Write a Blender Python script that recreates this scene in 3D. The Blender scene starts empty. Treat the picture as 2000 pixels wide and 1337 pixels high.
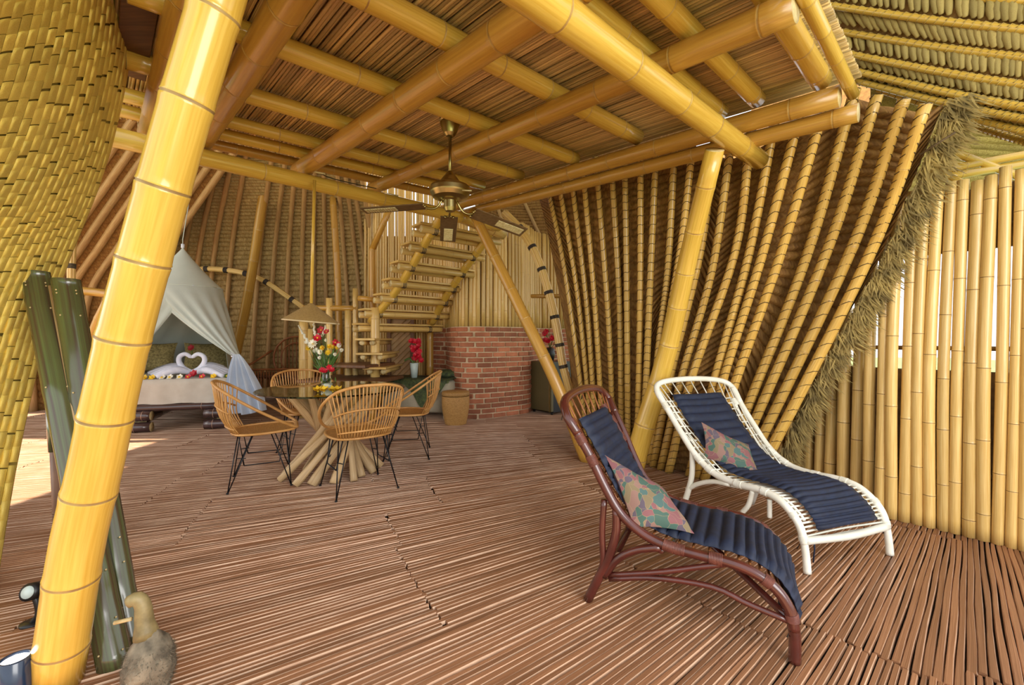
import bpy, math, random
from mathutils import Vector, Matrix, noise
random.seed(11)
R = random.random
def rr(a, b): return a + (b - a) * R()
V = Vector
sc = bpy.context.scene
col = sc.collection
# ------------------------------------------------------------------ camera, world, sun, exposure
cam = bpy.data.cameras.new('camera'); camo = bpy.data.objects.new('camera', cam); col.objects.link(camo)
camo.location = (0, 0, 1.18); camo.rotation_euler = (math.pi / 2, 0, 0)
cam.sensor_width = 36; cam.lens = 15.12; cam.shift_y = -7.5 / 2000; cam.clip_start = .05
sc.camera = camo
sc.view_settings.view_transform = 'Standard'; sc.view_settings.look = 'None'
sc.view_settings.gamma = 1; sc.view_settings.use_curve_mapping = False
sc.view_settings.exposure = -0.20
sc.cycles.use_denoising = True
sc.cycles.max_bounces = 8; sc.cycles.diffuse_bounces = 5; sc.cycles.transparent_max_bounces = 8
world = bpy.data.worlds.new('world'); sc.world = world; world.use_nodes = True
bg = world.node_tree.nodes['Background']; bg.inputs[0].default_value = (.93, .96, 1, 1); bg.inputs[1].default_value = 1.9
def light(name, kind, loc, energy, color=(1, 1, 1), size=1, sizey=None, aim=None):
    l = bpy.data.lights.new(name, kind); l.energy = energy; l.color = color
    if kind == 'AREA':
        l.size = size
        if sizey: l.shape = 'RECTANGLE'; l.size_y = sizey
    o = bpy.data.objects.new(name, l); col.objects.link(o); o.location = loc
    if aim is not None: o.rotation_euler = (V(aim) - V(loc)).to_track_quat('-Z', 'Y').to_euler()
    if kind == 'POINT': l.shadow_soft_size = size
    return o
sun = light('sun', 'SUN', (-8, 2, 6), 26, (1, .95, .86), aim=(-4.6, 3.9, 0)); sun.data.angle = .01
light('front_daylight', 'AREA', (2.4, -1.9, 1.9), 205, (1, .98, .94), 3.0, 2.2, aim=(0, 4, 1.0))
light('side_daylight', 'AREA', (-8.4, 1.0, 2.0), 80, (1, .90, .76), 3.4, 2.4, aim=(-3, 5.5, .8))
light('loft_fill', 'AREA', (-2.2, 7.7, 4.4), 28, (1, .9, .72), 2.0, 1.2, aim=(-3.0, 6.0, 1.0))  # added fill lamp for the dim interior, warm like bounce off bamboo

# ------------------------------------------------------------------ pixels of the 2000 x 1337 photograph to points in the room
CH, F, HZ = 1.18, 840.0, 661.0
def at(px, py, Y): return V(((px - 1000) / F * Y, Y, CH + (HZ - py) / F * Y))
def fl(px, py): return at(px, py, CH * F / (py - HZ))
def zat(px, py, Z):
    v = (HZ - py) / F; return at(px, py, (Z - CH) / v)
def slab(px, py, c):                      # on the ceiling's slope: Z = c + .0757 Y
    v = (HZ - py) / F; return at(px, py, (c - CH) / (v - .0757))
def onpl(px, py, P, L):                   # on the vertical plane through P along L
    u = (px - 1000) / F; q = (u * P[1] - P[0]) / (L[0] - u * L[1]); return at(px, py, P[1] + L[1] * q)

# ------------------------------------------------------------------ materials
def mat(name, c1, c2=None, rough=.5, scale=8, stretch=None, bump=0, uv=False, var=.12, spec=.5, metal=0, trans=0, alpha=1, extra=None, coat=0):
    m = bpy.data.materials.new(name); m.use_nodes = True; nt = m.node_tree; N = nt.nodes; K = nt.links
    b = N['Principled BSDF']; b.inputs['Roughness'].default_value = rough; b.inputs['Metallic'].default_value = metal
    b.inputs['Specular IOR Level'].default_value = spec; b.inputs['Transmission Weight'].default_value = trans
    b.inputs['Alpha'].default_value = alpha; b.inputs['Coat Weight'].default_value = coat; b.inputs['Coat Roughness'].default_value = .12
    if c2 is None: c2 = tuple(x * .8 for x in c1)
    tc = N.new('ShaderNodeTexCoord'); mp = N.new('ShaderNodeMapping')
    K.new(tc.outputs['UV' if uv else 'Object'], mp.inputs[0]); mp.inputs['Scale'].default_value = stretch or (1, 1, 1)
    oi = N.new('ShaderNodeObjectInfo')
    nz = N.new('ShaderNodeTexNoise'); nz.noise_dimensions = '4D'; nz.inputs['Scale'].default_value = scale; nz.inputs['Detail'].default_value = 4
    w = N.new('ShaderNodeMath'); w.operation = 'MULTIPLY'; w.inputs[1].default_value = 37; K.new(oi.outputs['Random'], w.inputs[0]); K.new(w.outputs[0], nz.inputs['W'])
    K.new(mp.outputs[0], nz.inputs['Vector'])
    rp = N.new('ShaderNodeValToRGB'); rp.color_ramp.elements[0].position = .35; rp.color_ramp.elements[1].position = .68
    rp.color_ramp.elements[0].color = (*c2, 1); rp.color_ramp.elements[1].color = (*c1, 1); K.new(nz.outputs[0], rp.inputs[0])
    hs = N.new('ShaderNodeHueSaturation'); mr = N.new('ShaderNodeMapRange'); mr.inputs[3].default_value = 1 - var; mr.inputs[4].default_value = 1 + var
    K.new(oi.outputs['Random'], mr.inputs[0]); K.new(mr.outputs[0], hs.inputs['Value']); K.new(rp.outputs[0], hs.inputs['Color'])
    K.new(hs.outputs[0], b.inputs['Base Color'])
    if bump:
        bp = N.new('ShaderNodeBump'); bp.inputs['Strength'].default_value = bump; bp.inputs['Distance'].default_value = .01
        K.new(nz.outputs[0], bp.inputs['Height']); K.new(bp.outputs[0], b.inputs['Normal'])
    m['b'] = 0
    return m
M = {}
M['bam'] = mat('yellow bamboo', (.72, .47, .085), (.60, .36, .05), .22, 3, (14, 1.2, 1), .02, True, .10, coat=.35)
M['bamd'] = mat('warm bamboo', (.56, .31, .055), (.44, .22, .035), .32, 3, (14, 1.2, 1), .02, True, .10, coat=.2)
M['bampale'] = mat('pale bamboo', (.74, .52, .19), (.60, .37, .10), .33, 3, (12, 1.5, 1), .03, True, .16, coat=.2)
M['bamnode'] = mat('bamboo node', (.62, .42, .14), (.36, .19, .05), .5, 20, None, 0, False, .1)
M['bamnoded'] = mat('dark bamboo node', (.25, .14, .04), (.14, .07, .02), .6, 20)
M['nodem'] = mat('brown bamboo node', (.42, .27, .09), (.26, .15, .05), .5, 20)
M['cut'] = mat('cut bamboo end', (.75, .62, .33), (.5, .36, .15), .6, 40)
M['rib'] = mat('rib bamboo', (.66, .42, .10), (.50, .28, .05), .34, 3, (10, 2, 1), .04, True, .14, coat=.2)
M['ribb'] = mat('brown rib bamboo', (.52, .33, .14), (.38, .21, .08), .45, 3, (10, 2, 1), .04, True, .14)
M['stick'] = mat('ceiling stick', (.78, .57, .24), (.36, .21, .07), .55, 2.2, (30, 1.4, 1), .1, True, .38)
M['thatch'] = mat('brown thatch', (.36, .19, .045), (.19, .085, .018), .8, 5, (18, 3, 3), .5, False, .16)
M['thatchb'] = mat('back thatch', (.50, .34, .13), (.28, .17, .05), .8, 5, (12, 3, 3), .4, False, .10)
M['fringe'] = mat('dry leaf fringe', (.50, .36, .11), (.15, .105, .03), .75, 12, None, .1, False, .1)
M['weave'] = mat('woven yellow leaf', (.86, .69, .17), (.70, .50, .08), .5, 4, (3, 14, 3), .18, True, .16)
M['weaved'] = mat('woven leaf backing', (.40, .29, .06), (.28, .19, .03), .8, 9)
M['tuft'] = mat('pale leaf bundle', (.60, .48, .17), (.30, .20, .05), .75, 6, (30, 4, 30), .5, False, .2)
M['slat'] = mat('floor slat', (.39, .19, .095), (.21, .09, .04), .40, 2.0, (26, 1.3, 1), .08, True, .22, spec=.3, coat=.04)
M['slatlit'] = mat('floor slat edge highlight', (.70, .48, .32), (.46, .26, .15), .45, 6)  # highlight along the lit slat edges, painted as a pale bevel colour
M['under'] = mat('dark underfloor', (.06, .03, .022), (.035, .018, .014), .9, 5)
M['cord'] = mat('dark binding cord', (.055, .04, .03), (.03, .02, .015), .7, 20)
M['vine'] = mat('vine lashing', (.10, .055, .015), (.05, .028, .008), .7, 20)
M['strap'] = mat('pale lashing', (.62, .46, .13), (.45, .30, .08), .6, 20)
M['brass'] = mat('antique brass', (.50, .43, .20), (.36, .30, .12), .30, 6, metal=1)
M['blade'] = mat('wooden fan blade', (.20, .13, .06), (.10, .055, .02), .4, 5, (6, 30, 1))
M['cane'] = mat('cane inlay', (.72, .64, .38), (.55, .47, .22), .5, 60)
M['brick'] = mat('red brick', (.46, .16, .075), (.30, .10, .045), .8, 7, None, .4, False, .35)
M['mortar'] = mat('mortar', (.66, .52, .34), (.46, .33, .19), .9, 14, None, .4)
M['rattan'] = mat('honey rattan', (.66, .36, .12), (.50, .24, .06), .42, 12)
M['rattan2'] = mat('reddish rattan', (.42, .16, .05), (.28, .09, .03), .4, 10)
M['seat'] = mat('woven seat', (.62, .31, .08), (.38, .17, .04), .5, 30, (1, 5, 1), .3)
M['iron'] = mat('black iron', (.02, .02, .022), None, .4, 5, metal=.6)
M['drift'] = mat('pale peeled wood', (.70, .50, .27), (.48, .31, .14), .55, 4, (8, 1, 1), .15, True, .15)
M['maroon'] = mat('maroon rattan', (.105, .022, .015), (.06, .013, .009), .22, 9, None, 0, False, .1, coat=.5)
M['maroonl'] = mat('maroon cane wrap', (.19, .06, .04), (.11, .03, .02), .35, 40)
M['white'] = mat('white painted rattan', (.86, .84, .74), (.74, .72, .60), .35, 9, coat=.3)
M['navy'] = mat('navy quilted cotton', (.008, .016, .046), (.006, .010, .026), .7, 30, None, .08)
M['green'] = mat('dark green patterned cloth', (.09, .12, .035), (.02, .03, .012), .8, 22, None, .1)
M['linen'] = mat('bed skirt linen', (.62, .58, .50), (.55, .50, .42), .8, 10, None, .1)
M['sheet'] = mat('white towel', (.78, .80, .90), (.66, .69, .82), .85, 20, None, .1)
M['net'] = mat('pale mosquito net', (.62, .66, .60), (.55, .60, .54), .9, 3, None, 0)
M['netb'] = mat('blue-white net', (.66, .74, .84), (.55, .63, .76), .9, 6)
M['pilb'] = mat('gold brocade pillow', (.38, .30, .11), (.16, .12, .04), .8, 40, None, .1)
M['dkbam'] = mat('black bamboo', (.10, .055, .05), (.04, .022, .02), .22, 3, (14, 1.2, 1), .02, True, .2, coat=.5)
M['dknode'] = mat('pale node on black bamboo', (.48, .30, .20), (.3, .16, .1), .5, 20)
M['grn'] = mat('green bamboo plank', (.10, .135, .045), (.07, .045, .025), .2, 2, (16, 1, 1), .05, True, .1, coat=.6)
M['shade'] = mat('woven lamp shade', (.40, .26, .09), (.28, .17, .05), .7, 60, (1, 1, 4), .2)
M['shadelit'] = mat('lit lamp shade rim', (.78, .62, .36), None, .6)  # pale colour stands in for the lit inside of the shade
M['basket'] = mat('woven basket', (.46, .25, .07), (.30, .15, .035), .6, 50, (1, 1, 3), .4)
M['red'] = mat('red petals', (.62, .01, .03), (.45, .005, .02), .5, 20)
M['pink'] = mat('pink petals', (.72, .06, .08), (.6, .03, .05), .5, 20)
M['yel'] = mat('yellow petals', (.88, .62, .03), (.8, .48, .02), .5, 20)
M['wht'] = mat('white petals', (.88, .86, .74), (.8, .76, .6), .5, 20)
M['leaf'] = mat('green leaves', (.10, .20, .025), (.05, .11, .015), .5, 20)
M['pot'] = mat('pale ceramic', (.55, .66, .62), (.48, .58, .55), .3, 5)
M['potw'] = mat('white ceramic', (.68, .68, .52), None, .3)
M['fridge'] = mat('dull olive fridge door', (.15, .12, .05), (.12, .10, .04), .35, 2)
M['black'] = mat('black plastic', (.012, .012, .012), None, .35)
M['blue'] = mat('dark blue lamp body', (.012, .03, .07), None, .22, coat=.6)
M['wood'] = mat('dark reddish wood', (.18, .075, .025), (.10, .04, .015), .5, 6, (1, 12, 1))
M['root'] = mat('hairy bamboo root', (.30, .25, .17), (.09, .075, .05), .85, 26, None, .6)
M['rootn'] = mat('smooth bamboo root', (.30, .235, .10), (.13, .10, .04), .5, 22)
M['cream'] = mat('cream fabric', (.55, .48, .34), None, .8)
M['ground'] = mat('garden ground', (.13, .17, .05), (.08, .10, .03), .9, 1)
def glassmat():
    m = bpy.data.materials.new('table glass'); m.use_nodes = True; b = m.node_tree.nodes['Principled BSDF']
    b.inputs['Base Color'].default_value = (.62, .66, .50, 1); b.inputs['Roughness'].default_value = .03
    b.inputs['Transmission Weight'].default_value = 1; b.inputs['IOR'].default_value = 1.5; return m
M['glass'] = glassmat()
def lensmat():
    m = bpy.data.materials.new('lit spotlight lens'); m.use_nodes = True; b = m.node_tree.nodes['Principled BSDF']
    b.inputs['Emission Color'].default_value = (.85, .95, 1, 1); b.inputs['Emission Strength'].default_value = 6; return m
M['lens'] = lensmat()
def floralmat():
    m = bpy.data.materials.new('floral cushion print'); m.use_nodes = True; nt = m.node_tree; N = nt.nodes; K = nt.links
    b = N['Principled BSDF']; b.inputs['Roughness'].default_value = .8
    tc = N.new('ShaderNodeTexCoord'); vo = N.new('ShaderNodeTexVoronoi'); vo.inputs['Scale'].default_value = 30
    nz = N.new('ShaderNodeTexNoise'); nz.inputs['Scale'].default_value = 9
    mx = N.new('ShaderNodeMixRGB'); mx.inputs[0].default_value = .12; K.new(tc.outputs['Object'], mx.inputs[1]); K.new(nz.outputs['Color'], mx.inputs[2]); K.new(tc.outputs['Object'], nz.inputs['Vector'])
    K.new(mx.outputs[0], vo.inputs['Vector'])
    sp = N.new('ShaderNodeSeparateColor'); K.new(vo.outputs['Color'], sp.inputs[0])
    rp = N.new('ShaderNodeValToRGB'); rp.color_ramp.interpolation = 'CONSTANT'; e = rp.color_ramp.elements
    e[0].color = (.22, .085, .09, 1); e[1].position = .22; e[1].color = (.055, .11, .085, 1)
    for p, c in ((.4, (.25, .14, .11)), (.55, (.10, .075, .10)), (.7, (.20, .15, .08)), (.84, (.07, .13, .12))):
        x = e.new(p); x.color = (*c, 1)
    K.new(sp.outputs[0], rp.inputs[0])
    v2 = N.new('ShaderNodeTexVoronoi'); v2.feature = 'DISTANCE_TO_EDGE'; v2.inputs['Scale'].default_value = 30; K.new(mx.outputs[0], v2.inputs['Vector'])
    lt = N.new('ShaderNodeMath'); lt.operation = 'LESS_THAN'; lt.inputs[1].default_value = .016; K.new(v2.outputs['Distance'], lt.inputs[0])
    m2 = N.new('ShaderNodeMixRGB'); K.new(lt.outputs[0], m2.inputs[0]); K.new(rp.outputs[0], m2.inputs[1]); m2.inputs[2].default_value = (.30, .22, .12, 1)
    K.new(m2.outputs[0], b.inputs['Base Color']); return m
M['floral'] = floralmat()

# ------------------------------------------------------------------ mesh builders
ORG = {}
def cr(pts, n):                            # smooth curve through points, n+1 samples
    P = [V(p) for p in pts]
    if len(P) == 2: return [P[0].lerp(P[1], i / n) for i in range(n + 1)]
    Q = [P[0] * 2 - P[1]] + P + [P[-1] * 2 - P[-2]]
    out = []; S = len(P) - 1
    for i in range(n + 1):
        t = i / n * S; k = min(int(t), S - 1); t -= k
        a, b, c, d = Q[k], Q[k + 1], Q[k + 2], Q[k + 3]
        out.append(.5 * ((2 * b) + (c - a) * t + (2 * a - 5 * b + 4 * c - d) * t * t + (3 * b - a - 3 * c + d) * t ** 3))
    return out
def sharp(m, prof, c, n=32):
    for a, b_ in zip(prof, prof[1:]): m.lathe([a, b_], c, n)
class MB:
    def __init__(s): s.v = []; s.f = []; s.m = []; s.uv = {}
    def tube(s, pts, r, n=8, cap=True, mi=0, capm=None, mids=None):
        P = [V(p) for p in pts]; k = len(P)
        if not hasattr(r, '__len__'): r = [r] * k
        T = [((P[min(i + 1, k - 1)] - P[max(i - 1, 0)]).normalized()) for i in range(k)]
        a = V((0, 0, 1)) if abs(T[0].z) < .9 else V((1, 0, 0)); N = (a - T[0] * a.dot(T[0])).normalized()
        b0 = len(s.v); L = 0
        for i in range(k):
            if i: L += (P[i] - P[i - 1]).length
            N = (N - T[i] * N.dot(T[i])).normalized(); B = T[i].cross(N)
            for j in range(n):
                t = 2 * math.pi * j / n; s.v.append(P[i] + (N * math.cos(t) + B * math.sin(t)) * r[i]); s.uv[len(s.v) - 1] = (j / n, L)
        for i in range(k - 1):
            for j in range(n):
                s.f.append((b0 + i * n + j, b0 + i * n + (j + 1) % n, b0 + (i + 1) * n + (j + 1) % n, b0 + (i + 1) * n + j)); s.m.append(mids[i] if mids else mi)
        if cap:
            for e, q in ((0, -1), (k - 1, 1)):
                c = len(s.v); s.v.append(P[e]); s.uv[c] = (.5, 0)
                for j in range(n):
                    x, y = b0 + e * n + j, b0 + e * n + (j + 1) % n
                    s.f.append((c, y, x) if q < 0 else (c, x, y)); s.m.append(mi if capm is None else capm)
    def grid(s, G, mi=0, closeu=False):
        b0 = len(s.v); h, w = len(G), len(G[0])
        for i in range(h):
            for j in range(w): s.v.append(V(G[i][j])); s.uv[len(s.v) - 1] = (j / max(1, w - 1), i / max(1, h - 1))
        for i in range(h - 1):
            for j in range(w - 1 + (1 if closeu else 0)):
                s.f.append((b0 + i * w + j, b0 + i * w + (j + 1) % w, b0 + (i + 1) * w + (j + 1) % w, b0 + (i + 1) * w + j)); s.m.append(mi)
    def lathe(s, prof, c=(0, 0, 0), n=20, mi=0):
        c = V(c); s.grid([[c + V((r * math.cos(2 * math.pi * j / n), r * math.sin(2 * math.pi * j / n), z)) for j in range(n)] for r, z in prof], mi, True)
    def box(s, c, sz, X=(1, 0, 0), Y=(0, 1, 0), Z=None, mi=0, bev=0):
        X, Y = V(X).normalized(), V(Y).normalized(); Z = X.cross(Y) if Z is None else V(Z); c = V(c); b0 = len(s.v); hx, hy, hz = [a / 2 for a in sz]
        if not bev:
            for dz in (-1, 1):
                for dx, dy in ((-1, -1), (1, -1), (1, 1), (-1, 1)): s.v.append(c + X * dx * hx + Y * dy * hy + Z * dz * hz); s.uv[len(s.v) - 1] = (dy * hy * 10, dx * hx)
            q = [(0, 3, 2, 1), (4, 5, 6, 7), (0, 1, 5, 4), (1, 2, 6, 5), (2, 3, 7, 6), (3, 0, 4, 7)]
            for f in q: s.f.append(tuple(b0 + i for i in f)); s.m.append(mi)
        else:
            for z, d in ((-hz, bev), (-hz + bev, 0), (hz - bev, 0), (hz, bev)):
                for dx, dy in ((-1, -1), (1, -1), (1, 1), (-1, 1)): s.v.append(c + X * dx * (hx - d) + Y * dy * (hy - d) + Z * z); s.uv[len(s.v) - 1] = (dy * hy * 10, dx * hx)
            s.f += [(b0, b0 + 3, b0 + 2, b0 + 1), (b0 + 12, b0 + 13, b0 + 14, b0 + 15)]; s.m += [mi, mi]
            for k in range(3):
                for j in range(4): a = b0 + 4 * k; s.f.append((a + j, a + (j + 1) % 4, a + 4 + (j + 1) % 4, a + 4 + j)); s.m.append(mi)
    def mesh(s, name, mats, org, smooth):
        me = bpy.data.meshes.new(name); me.from_pydata([v - org for v in s.v], [], s.f)
        for m in (mats if isinstance(mats, (list, tuple)) else [mats]): me.materials.append(M[m])
        me.polygons.foreach_set('material_index', s.m); me.polygons.foreach_set('use_smooth', [smooth] * len(s.f))
        uvl = me.uv_layers.new(name='uv'); g = s.uv.get
        fl_ = [0.0] * (2 * len(me.loops)); i = 0
        for f in s.f:
            us = [g(k, (0, 0)) for k in f]; wrap = max(u[0] for u in us) - min(u[0] for u in us) > .6 and max(u[0] for u in us) < 1
            for u in us: fl_[i] = u[0] + (1 if wrap and u[0] < .3 else 0); fl_[i + 1] = u[1]; i += 2
        uvl.data.foreach_set('uv', fl_); me.update(); return me
    def build(s, name, mats, parent=None, org=None, smooth=True, **kw):
        if parent is not None: o_ = ORG[parent.name]
        else: o_ = V(org) if org is not None else V((0, 0, 0))
        o = bpy.data.objects.new(name, s.mesh(name, mats, o_, smooth)); col.objects.link(o)
        if parent is not None: o.parent = parent
        else: o.location = o_
        ORG[o.name] = o_; tag(o, **kw); return o
def tag(o, label=None, cat=None, group=None, kind=None):
    if label: o['label'] = label
    if cat: o['category'] = cat
    if group: o['group'] = group
    if kind: o['kind'] = kind
    return o
def empty(name, loc, label=None, cat=None, group=None, kind=None):
    o = bpy.data.objects.new(name, None); col.objects.link(o); o.location = loc; o.empty_display_size = .1
    ORG[o.name] = V(loc); return tag(o, label, cat, group, kind)
def tb(name, pts, r, mats, parent=None, n=8, smp=None, **kw):
    m = MB(); P = cr(pts, smp) if smp else [V(p) for p in pts]
    if hasattr(r, '__len__') and len(r) == 2: r = [r[0] + (r[1] - r[0]) * i / (len(P) - 1) for i in range(len(P))]
    m.tube(P, r, n); return m.build(name, mats, parent, **kw)
def bamboo_mb(m, pts, r0, r1, sp=.34, n=14, off=None, base=.2, mi=(0, 1, 2)):
    P = cr(pts, 24 if len(pts) > 2 else 1); A = [0]
    for i in range(1, len(P)): A.append(A[-1] + (P[i] - P[i - 1]).length)
    L = A[-1]
    def pos(d):
        if d <= 0: return P[0] + (P[0] - P[1]).normalized() * -d * 1.0 if d < 0 else P[0]
        for i in range(1, len(A)):
            if d <= A[i] + 1e-9: return P[i - 1].lerp(P[i], (d - A[i - 1]) / max(1e-9, A[i] - A[i - 1]))
        return P[-1]
    st = [(0, 1, 0), (L, 1, 0)]
    d = sp * (rr(.2, .9) if off is None else off)
    while d < L - .02:
        r = r0 + (r1 - r0) * d / L
        for q, k, mm in ((-.5, 1, 0), (-.16, 1.03, 0), (-.06, 1.035, 1), (.0, .99, 1), (.07, 1.045, 1), (.16, 1.02, 0), (.5, 1, 0)):
            x = d + q * r
            if .003 < x < L - .003: st.append((x, k, mm))
        d += sp * rr(.85, 1.15)
    if len(P) > 2:
        for a in A[1:-1]:
            if all(abs(a - x[0]) > r0 for x in st): st.append((a, 1, 0))
    st.sort(); pts2 = [pos(x[0]) for x in st]; rad = [(r0 + (r1 - r0) * x[0] / L) * x[1] for x in st]
    mids = [mi[1] if st[i][2] and st[i + 1][2] else mi[0] for i in range(len(st) - 1)]
    m.tube(pts2, rad, n, True, mi[0], mi[2], mids)
def bamboo(name, pts, r0, r1=None, parent=None, m='bam', sp=.34, n=14, off=None, node='bamnode', **kw):
    b = MB(); bamboo_mb(b, pts, r0, r1 or r0, sp, n, off)
    if parent is None and 'org' not in kw: kw['org'] = min((V(p) for p in pts), key=lambda p: p.z)
    return b.build(name, [m, node, 'cut'], parent, **kw)
def copy_tree(o, parent=None):
    c = o.copy(); col.objects.link(c); ORG[c.name] = ORG[o.name].copy()
    if parent is not None: c.parent = parent
    for ch in list(o.children): copy_tree(ch, c)
    return c
# ================================================================== FLOOR
floor = empty('floor', (0, 0, 0), kind='structure')
b = MB(); b.box((-2.6, 5.0, -.06), (14.5, 12.5, .06)); b.build('underfloor', 'under', floor, smooth=False)
FC = V((6.8, 6.4, 0))                       # the slats fan out from here
def slat(m, r0, r1, a, w, z):
    n = 8; G = [[], [], [], []]; ph = rr(0, 6); wa = rr(.0, .002); r0 += rr(-.012, .012); r1 -= rr(-.012, .010); wn = rr(.85, 1.08); kx = R() 
    for i in range(n + 1):
        t = i / n; r = r0 + (r1 - r0) * t
        d = V((math.cos(a), math.sin(a), 0)); s_ = V((-d.y, d.x, 0)); c = FC + d * r
        hw = w * r / r1 * .5 * wn + .0014 * math.sin(ph * 3 + t * 11) - .0008; o_ = wa * math.sin(ph + t * 7 * (.6 + kx)) + (.0012 * (1 if int(t * 4 + ph) % 2 else -1))
        zz = z + .0015 * math.sin(ph + t * 5)
        G[0].append(c + s_ * (o_ - hw) + V((0, 0, -.012))); G[1].append(c + s_ * (o_ - hw + .0034) + V((0, 0, zz - .0004)))
        G[2].append(c + s_ * (o_ + hw - .0034) + V((0, 0, zz - .0004))); G[3].append(c + s_ * (o_ + hw) + V((0, 0, -.012)))
    b0 = len(m.v); sc_ = rr(0, 40)
    for k in range(4):
        for i in range(n + 1): m.v.append(G[k][i]); m.uv[len(m.v) - 1] = (.2 + .2 * k, sc_ + i / n * (r1 - r0))
    for k, mm in ((0, 1), (1, 0), (2, 1)):
        for i in range(n): p = b0 + k * (n + 1) + i; m.f.append((p, p + 1, p + n + 2, p + n + 1)); m.m.append(mm)
    for i in (0, n): m.f.append((b0 + i, b0 + n + 1 + i, b0 + 2 * (n + 1) + i, b0 + 3 * (n + 1) + i)); m.m.append(0)
random.seed(5)
cand = []
bounds = [2.6, 4.3, 6.2, 7.75, 9.3, 11.0, 12.8, 14.6, 16.4]
a_ = math.radians(120); sec = []
while a_ < math.radians(265): w_ = rr(.05, .11); sec.append((a_, a_ + w_, rr(-.75, .75))); a_ += w_
for k, (aa0, aa1, sh) in [(k, s_) for s_ in sec for k in range(len(bounds) - 1)]:
    r0, r1 = bounds[k] + sh, bounds[k + 1] + sh; da = .0245 / ((r0 + r1) / 2); nn = max(1, round((aa1 - aa0) / da)); da = (aa1 - aa0) / nn; a = aa0
    for _ in range(nn):
        aa = a + da * .5 + da * rr(-.04, .04); mid = FC + V((math.cos(aa), math.sin(aa), 0)) * ((r0 + r1) / 2)
        j = rr(-.05, .05) * (1 if k else 0)
        if -9.3 < mid.x < 3.7 and .55 < mid.y < 10.2:
            u = mid.x / max(mid.y, .3); vis = abs(u) < 1.45 and mid.y > .9
            cand.append((mid.length + (0 if vis else 50), r0 + .004, r1 - .002, aa, da * r1, rr(0, .003)))
        a += da
cand.sort(key=lambda c: c[0])
stuff = MB()
for i, c in enumerate(cand):
    if i < 298:
        m = MB(); slat(m, *c[1:]); m.build('slat', ['slat', 'slatlit'], floor, smooth=False)
    else: slat(stuff, *c[1:])
stuff.build('slats', ['slat', 'slatlit'], floor, smooth=False, kind='stuff')
ground = MB(); ground.box((0, 0, -.9), (90, 90, .2)); ground.build('ground', 'ground', None, smooth=False, kind='structure')  # green plane outside, added to keep light from coming up below

# ================================================================== OUTER SHELL (mostly unseen, added to block light, cut open for the sun patch)
shell = empty('ceiling', (0, 5, 5.9), kind='structure')
b = MB()
b.box((-1.4, 5.6, 5.6), (10.6, 12.0, .1)); b.box((-6.95, 6.9, 5.6), (.5, 9.4, .1)); b.box((-8.8, 7.45, 5.6), (3.4, 8.3, .1)); b.box((-3.6, 10.9, 1.8), (12.5, .12, 3.8)); b.box((-8.0, 10.9, 4.6), (6, .12, 2)); b.box((1.6, 10.9, 4.6), (4.4, .12, 2.2))
b.box((4.8, 7.0, 4.5), (.12, 8.0, 2.4)); b.box((-9.9, 8.3, 2.8), (.12, 5.2, 5.8))
b.build('light_block_shell', 'thatch', shell, smooth=False)

# ================================================================== CEILING OF THE LOFT (slopes up away from the photographer)
E1, E2 = V((.722, .692, 0)), V((-.692, .722, 0))
def cp(s_, t_, c): p = E1 * s_ + E2 * t_; return V((p.x, p.y, c + .0757 * p.y))
ceil_ = empty('ceiling', (0, 3, 2.8), kind='structure'); random.seed(8)
protos = []
for i in range(5):
    m = MB(); r = rr(.0085, .0105); pts = []; 
    P = [cp(0, .41 + 3.84 * k / 6, 2.555) + E1 * rr(-.004, .004) + V((0, 0, rr(-.004, .004))) for k in range(7)]
    m.tube(P, [r * rr(.85, 1.1) for _ in P], 6, True); protos.append(m)
n_ = 176
for i in range(n_):
    s_ = -.02 + 3.32 * i / n_; dz = V((0, 0, rr(0, .006))) + E1 * s_; dz.z += .0757 * dz.y
    if i < 5: o = protos[i].build('ceiling_stick', 'stick', ceil_); o.location = dz; protos[i] = o
    else: o = protos[i % 5].copy(); col.objects.link(o); o.location = dz
    o.rotation_euler = (0, 0, rr(-.0012, .0012))
m = MB(); m.grid([[cp(a, t, 2.60) for a in (-.05, 3.3)] for t in (.43, 4.3)]); m.build('mat_backing', 'thatch', ceil_)
for t, r, s0, s1 in ((.56, .055, 1.2, 3.02), (.89, .05, .1, 3.0), (1.12, .052, .1, 3.02), (1.73, .058, .1, 3.0), (2.37, .055, .08, 3.05), (3.05, .052, .10, 3.05), (3.58, .046, .10, 3.0), (3.88, .044, .07, 2.95)):
    bamboo('purlin', [cp(s0, t, 2.485), cp(s1, t, 2.485)], r * .98, r, ceil_, 'bam', .38, 18)
bamboo('purlin', [cp(.2, 4.12, 2.47), cp(2.95, 4.15, 2.47)], .04, .04, ceil_, 'bamd', .4, 14)
m = MB(); m.box(cp(.13, 2.55, 2.545), (1.5, .13, .02), E2, E1, bev=.003); m.build('ceiling_board', 'wood', ceil_, smooth=False)
LB = 'yellow bamboo beam crossing under the ceiling purlins, '
for s_, t0, t1, r, lab in ((.24, .9, 4.02, .06, 'brown bamboo beam half hidden behind the big leaning yellow pole'),
        (.53, .4, 3.97, .068, 'brown bamboo beam just right of the big leaning pole, running up overhead'),
        (1.26, -.6, 4.02, .072, 'thick tan bamboo beam left of the ceiling fan, crossing the ceiling diagonally'),
        (1.98, .45, 4.1, .06, 'tan bamboo beam behind the ceiling fan rod with a knotty cut end'),
        (3.0, .47, 4.3, .06, 'tan bamboo edge beam with a pale cut end above the ribbed wall')):
    bamboo('ceiling_beam', [cp(s_, t0, 2.36), cp(s_, t1, 2.36)], r, r * .96, None, 'bamd', .42, 20, label=lab, cat='beam')
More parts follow.
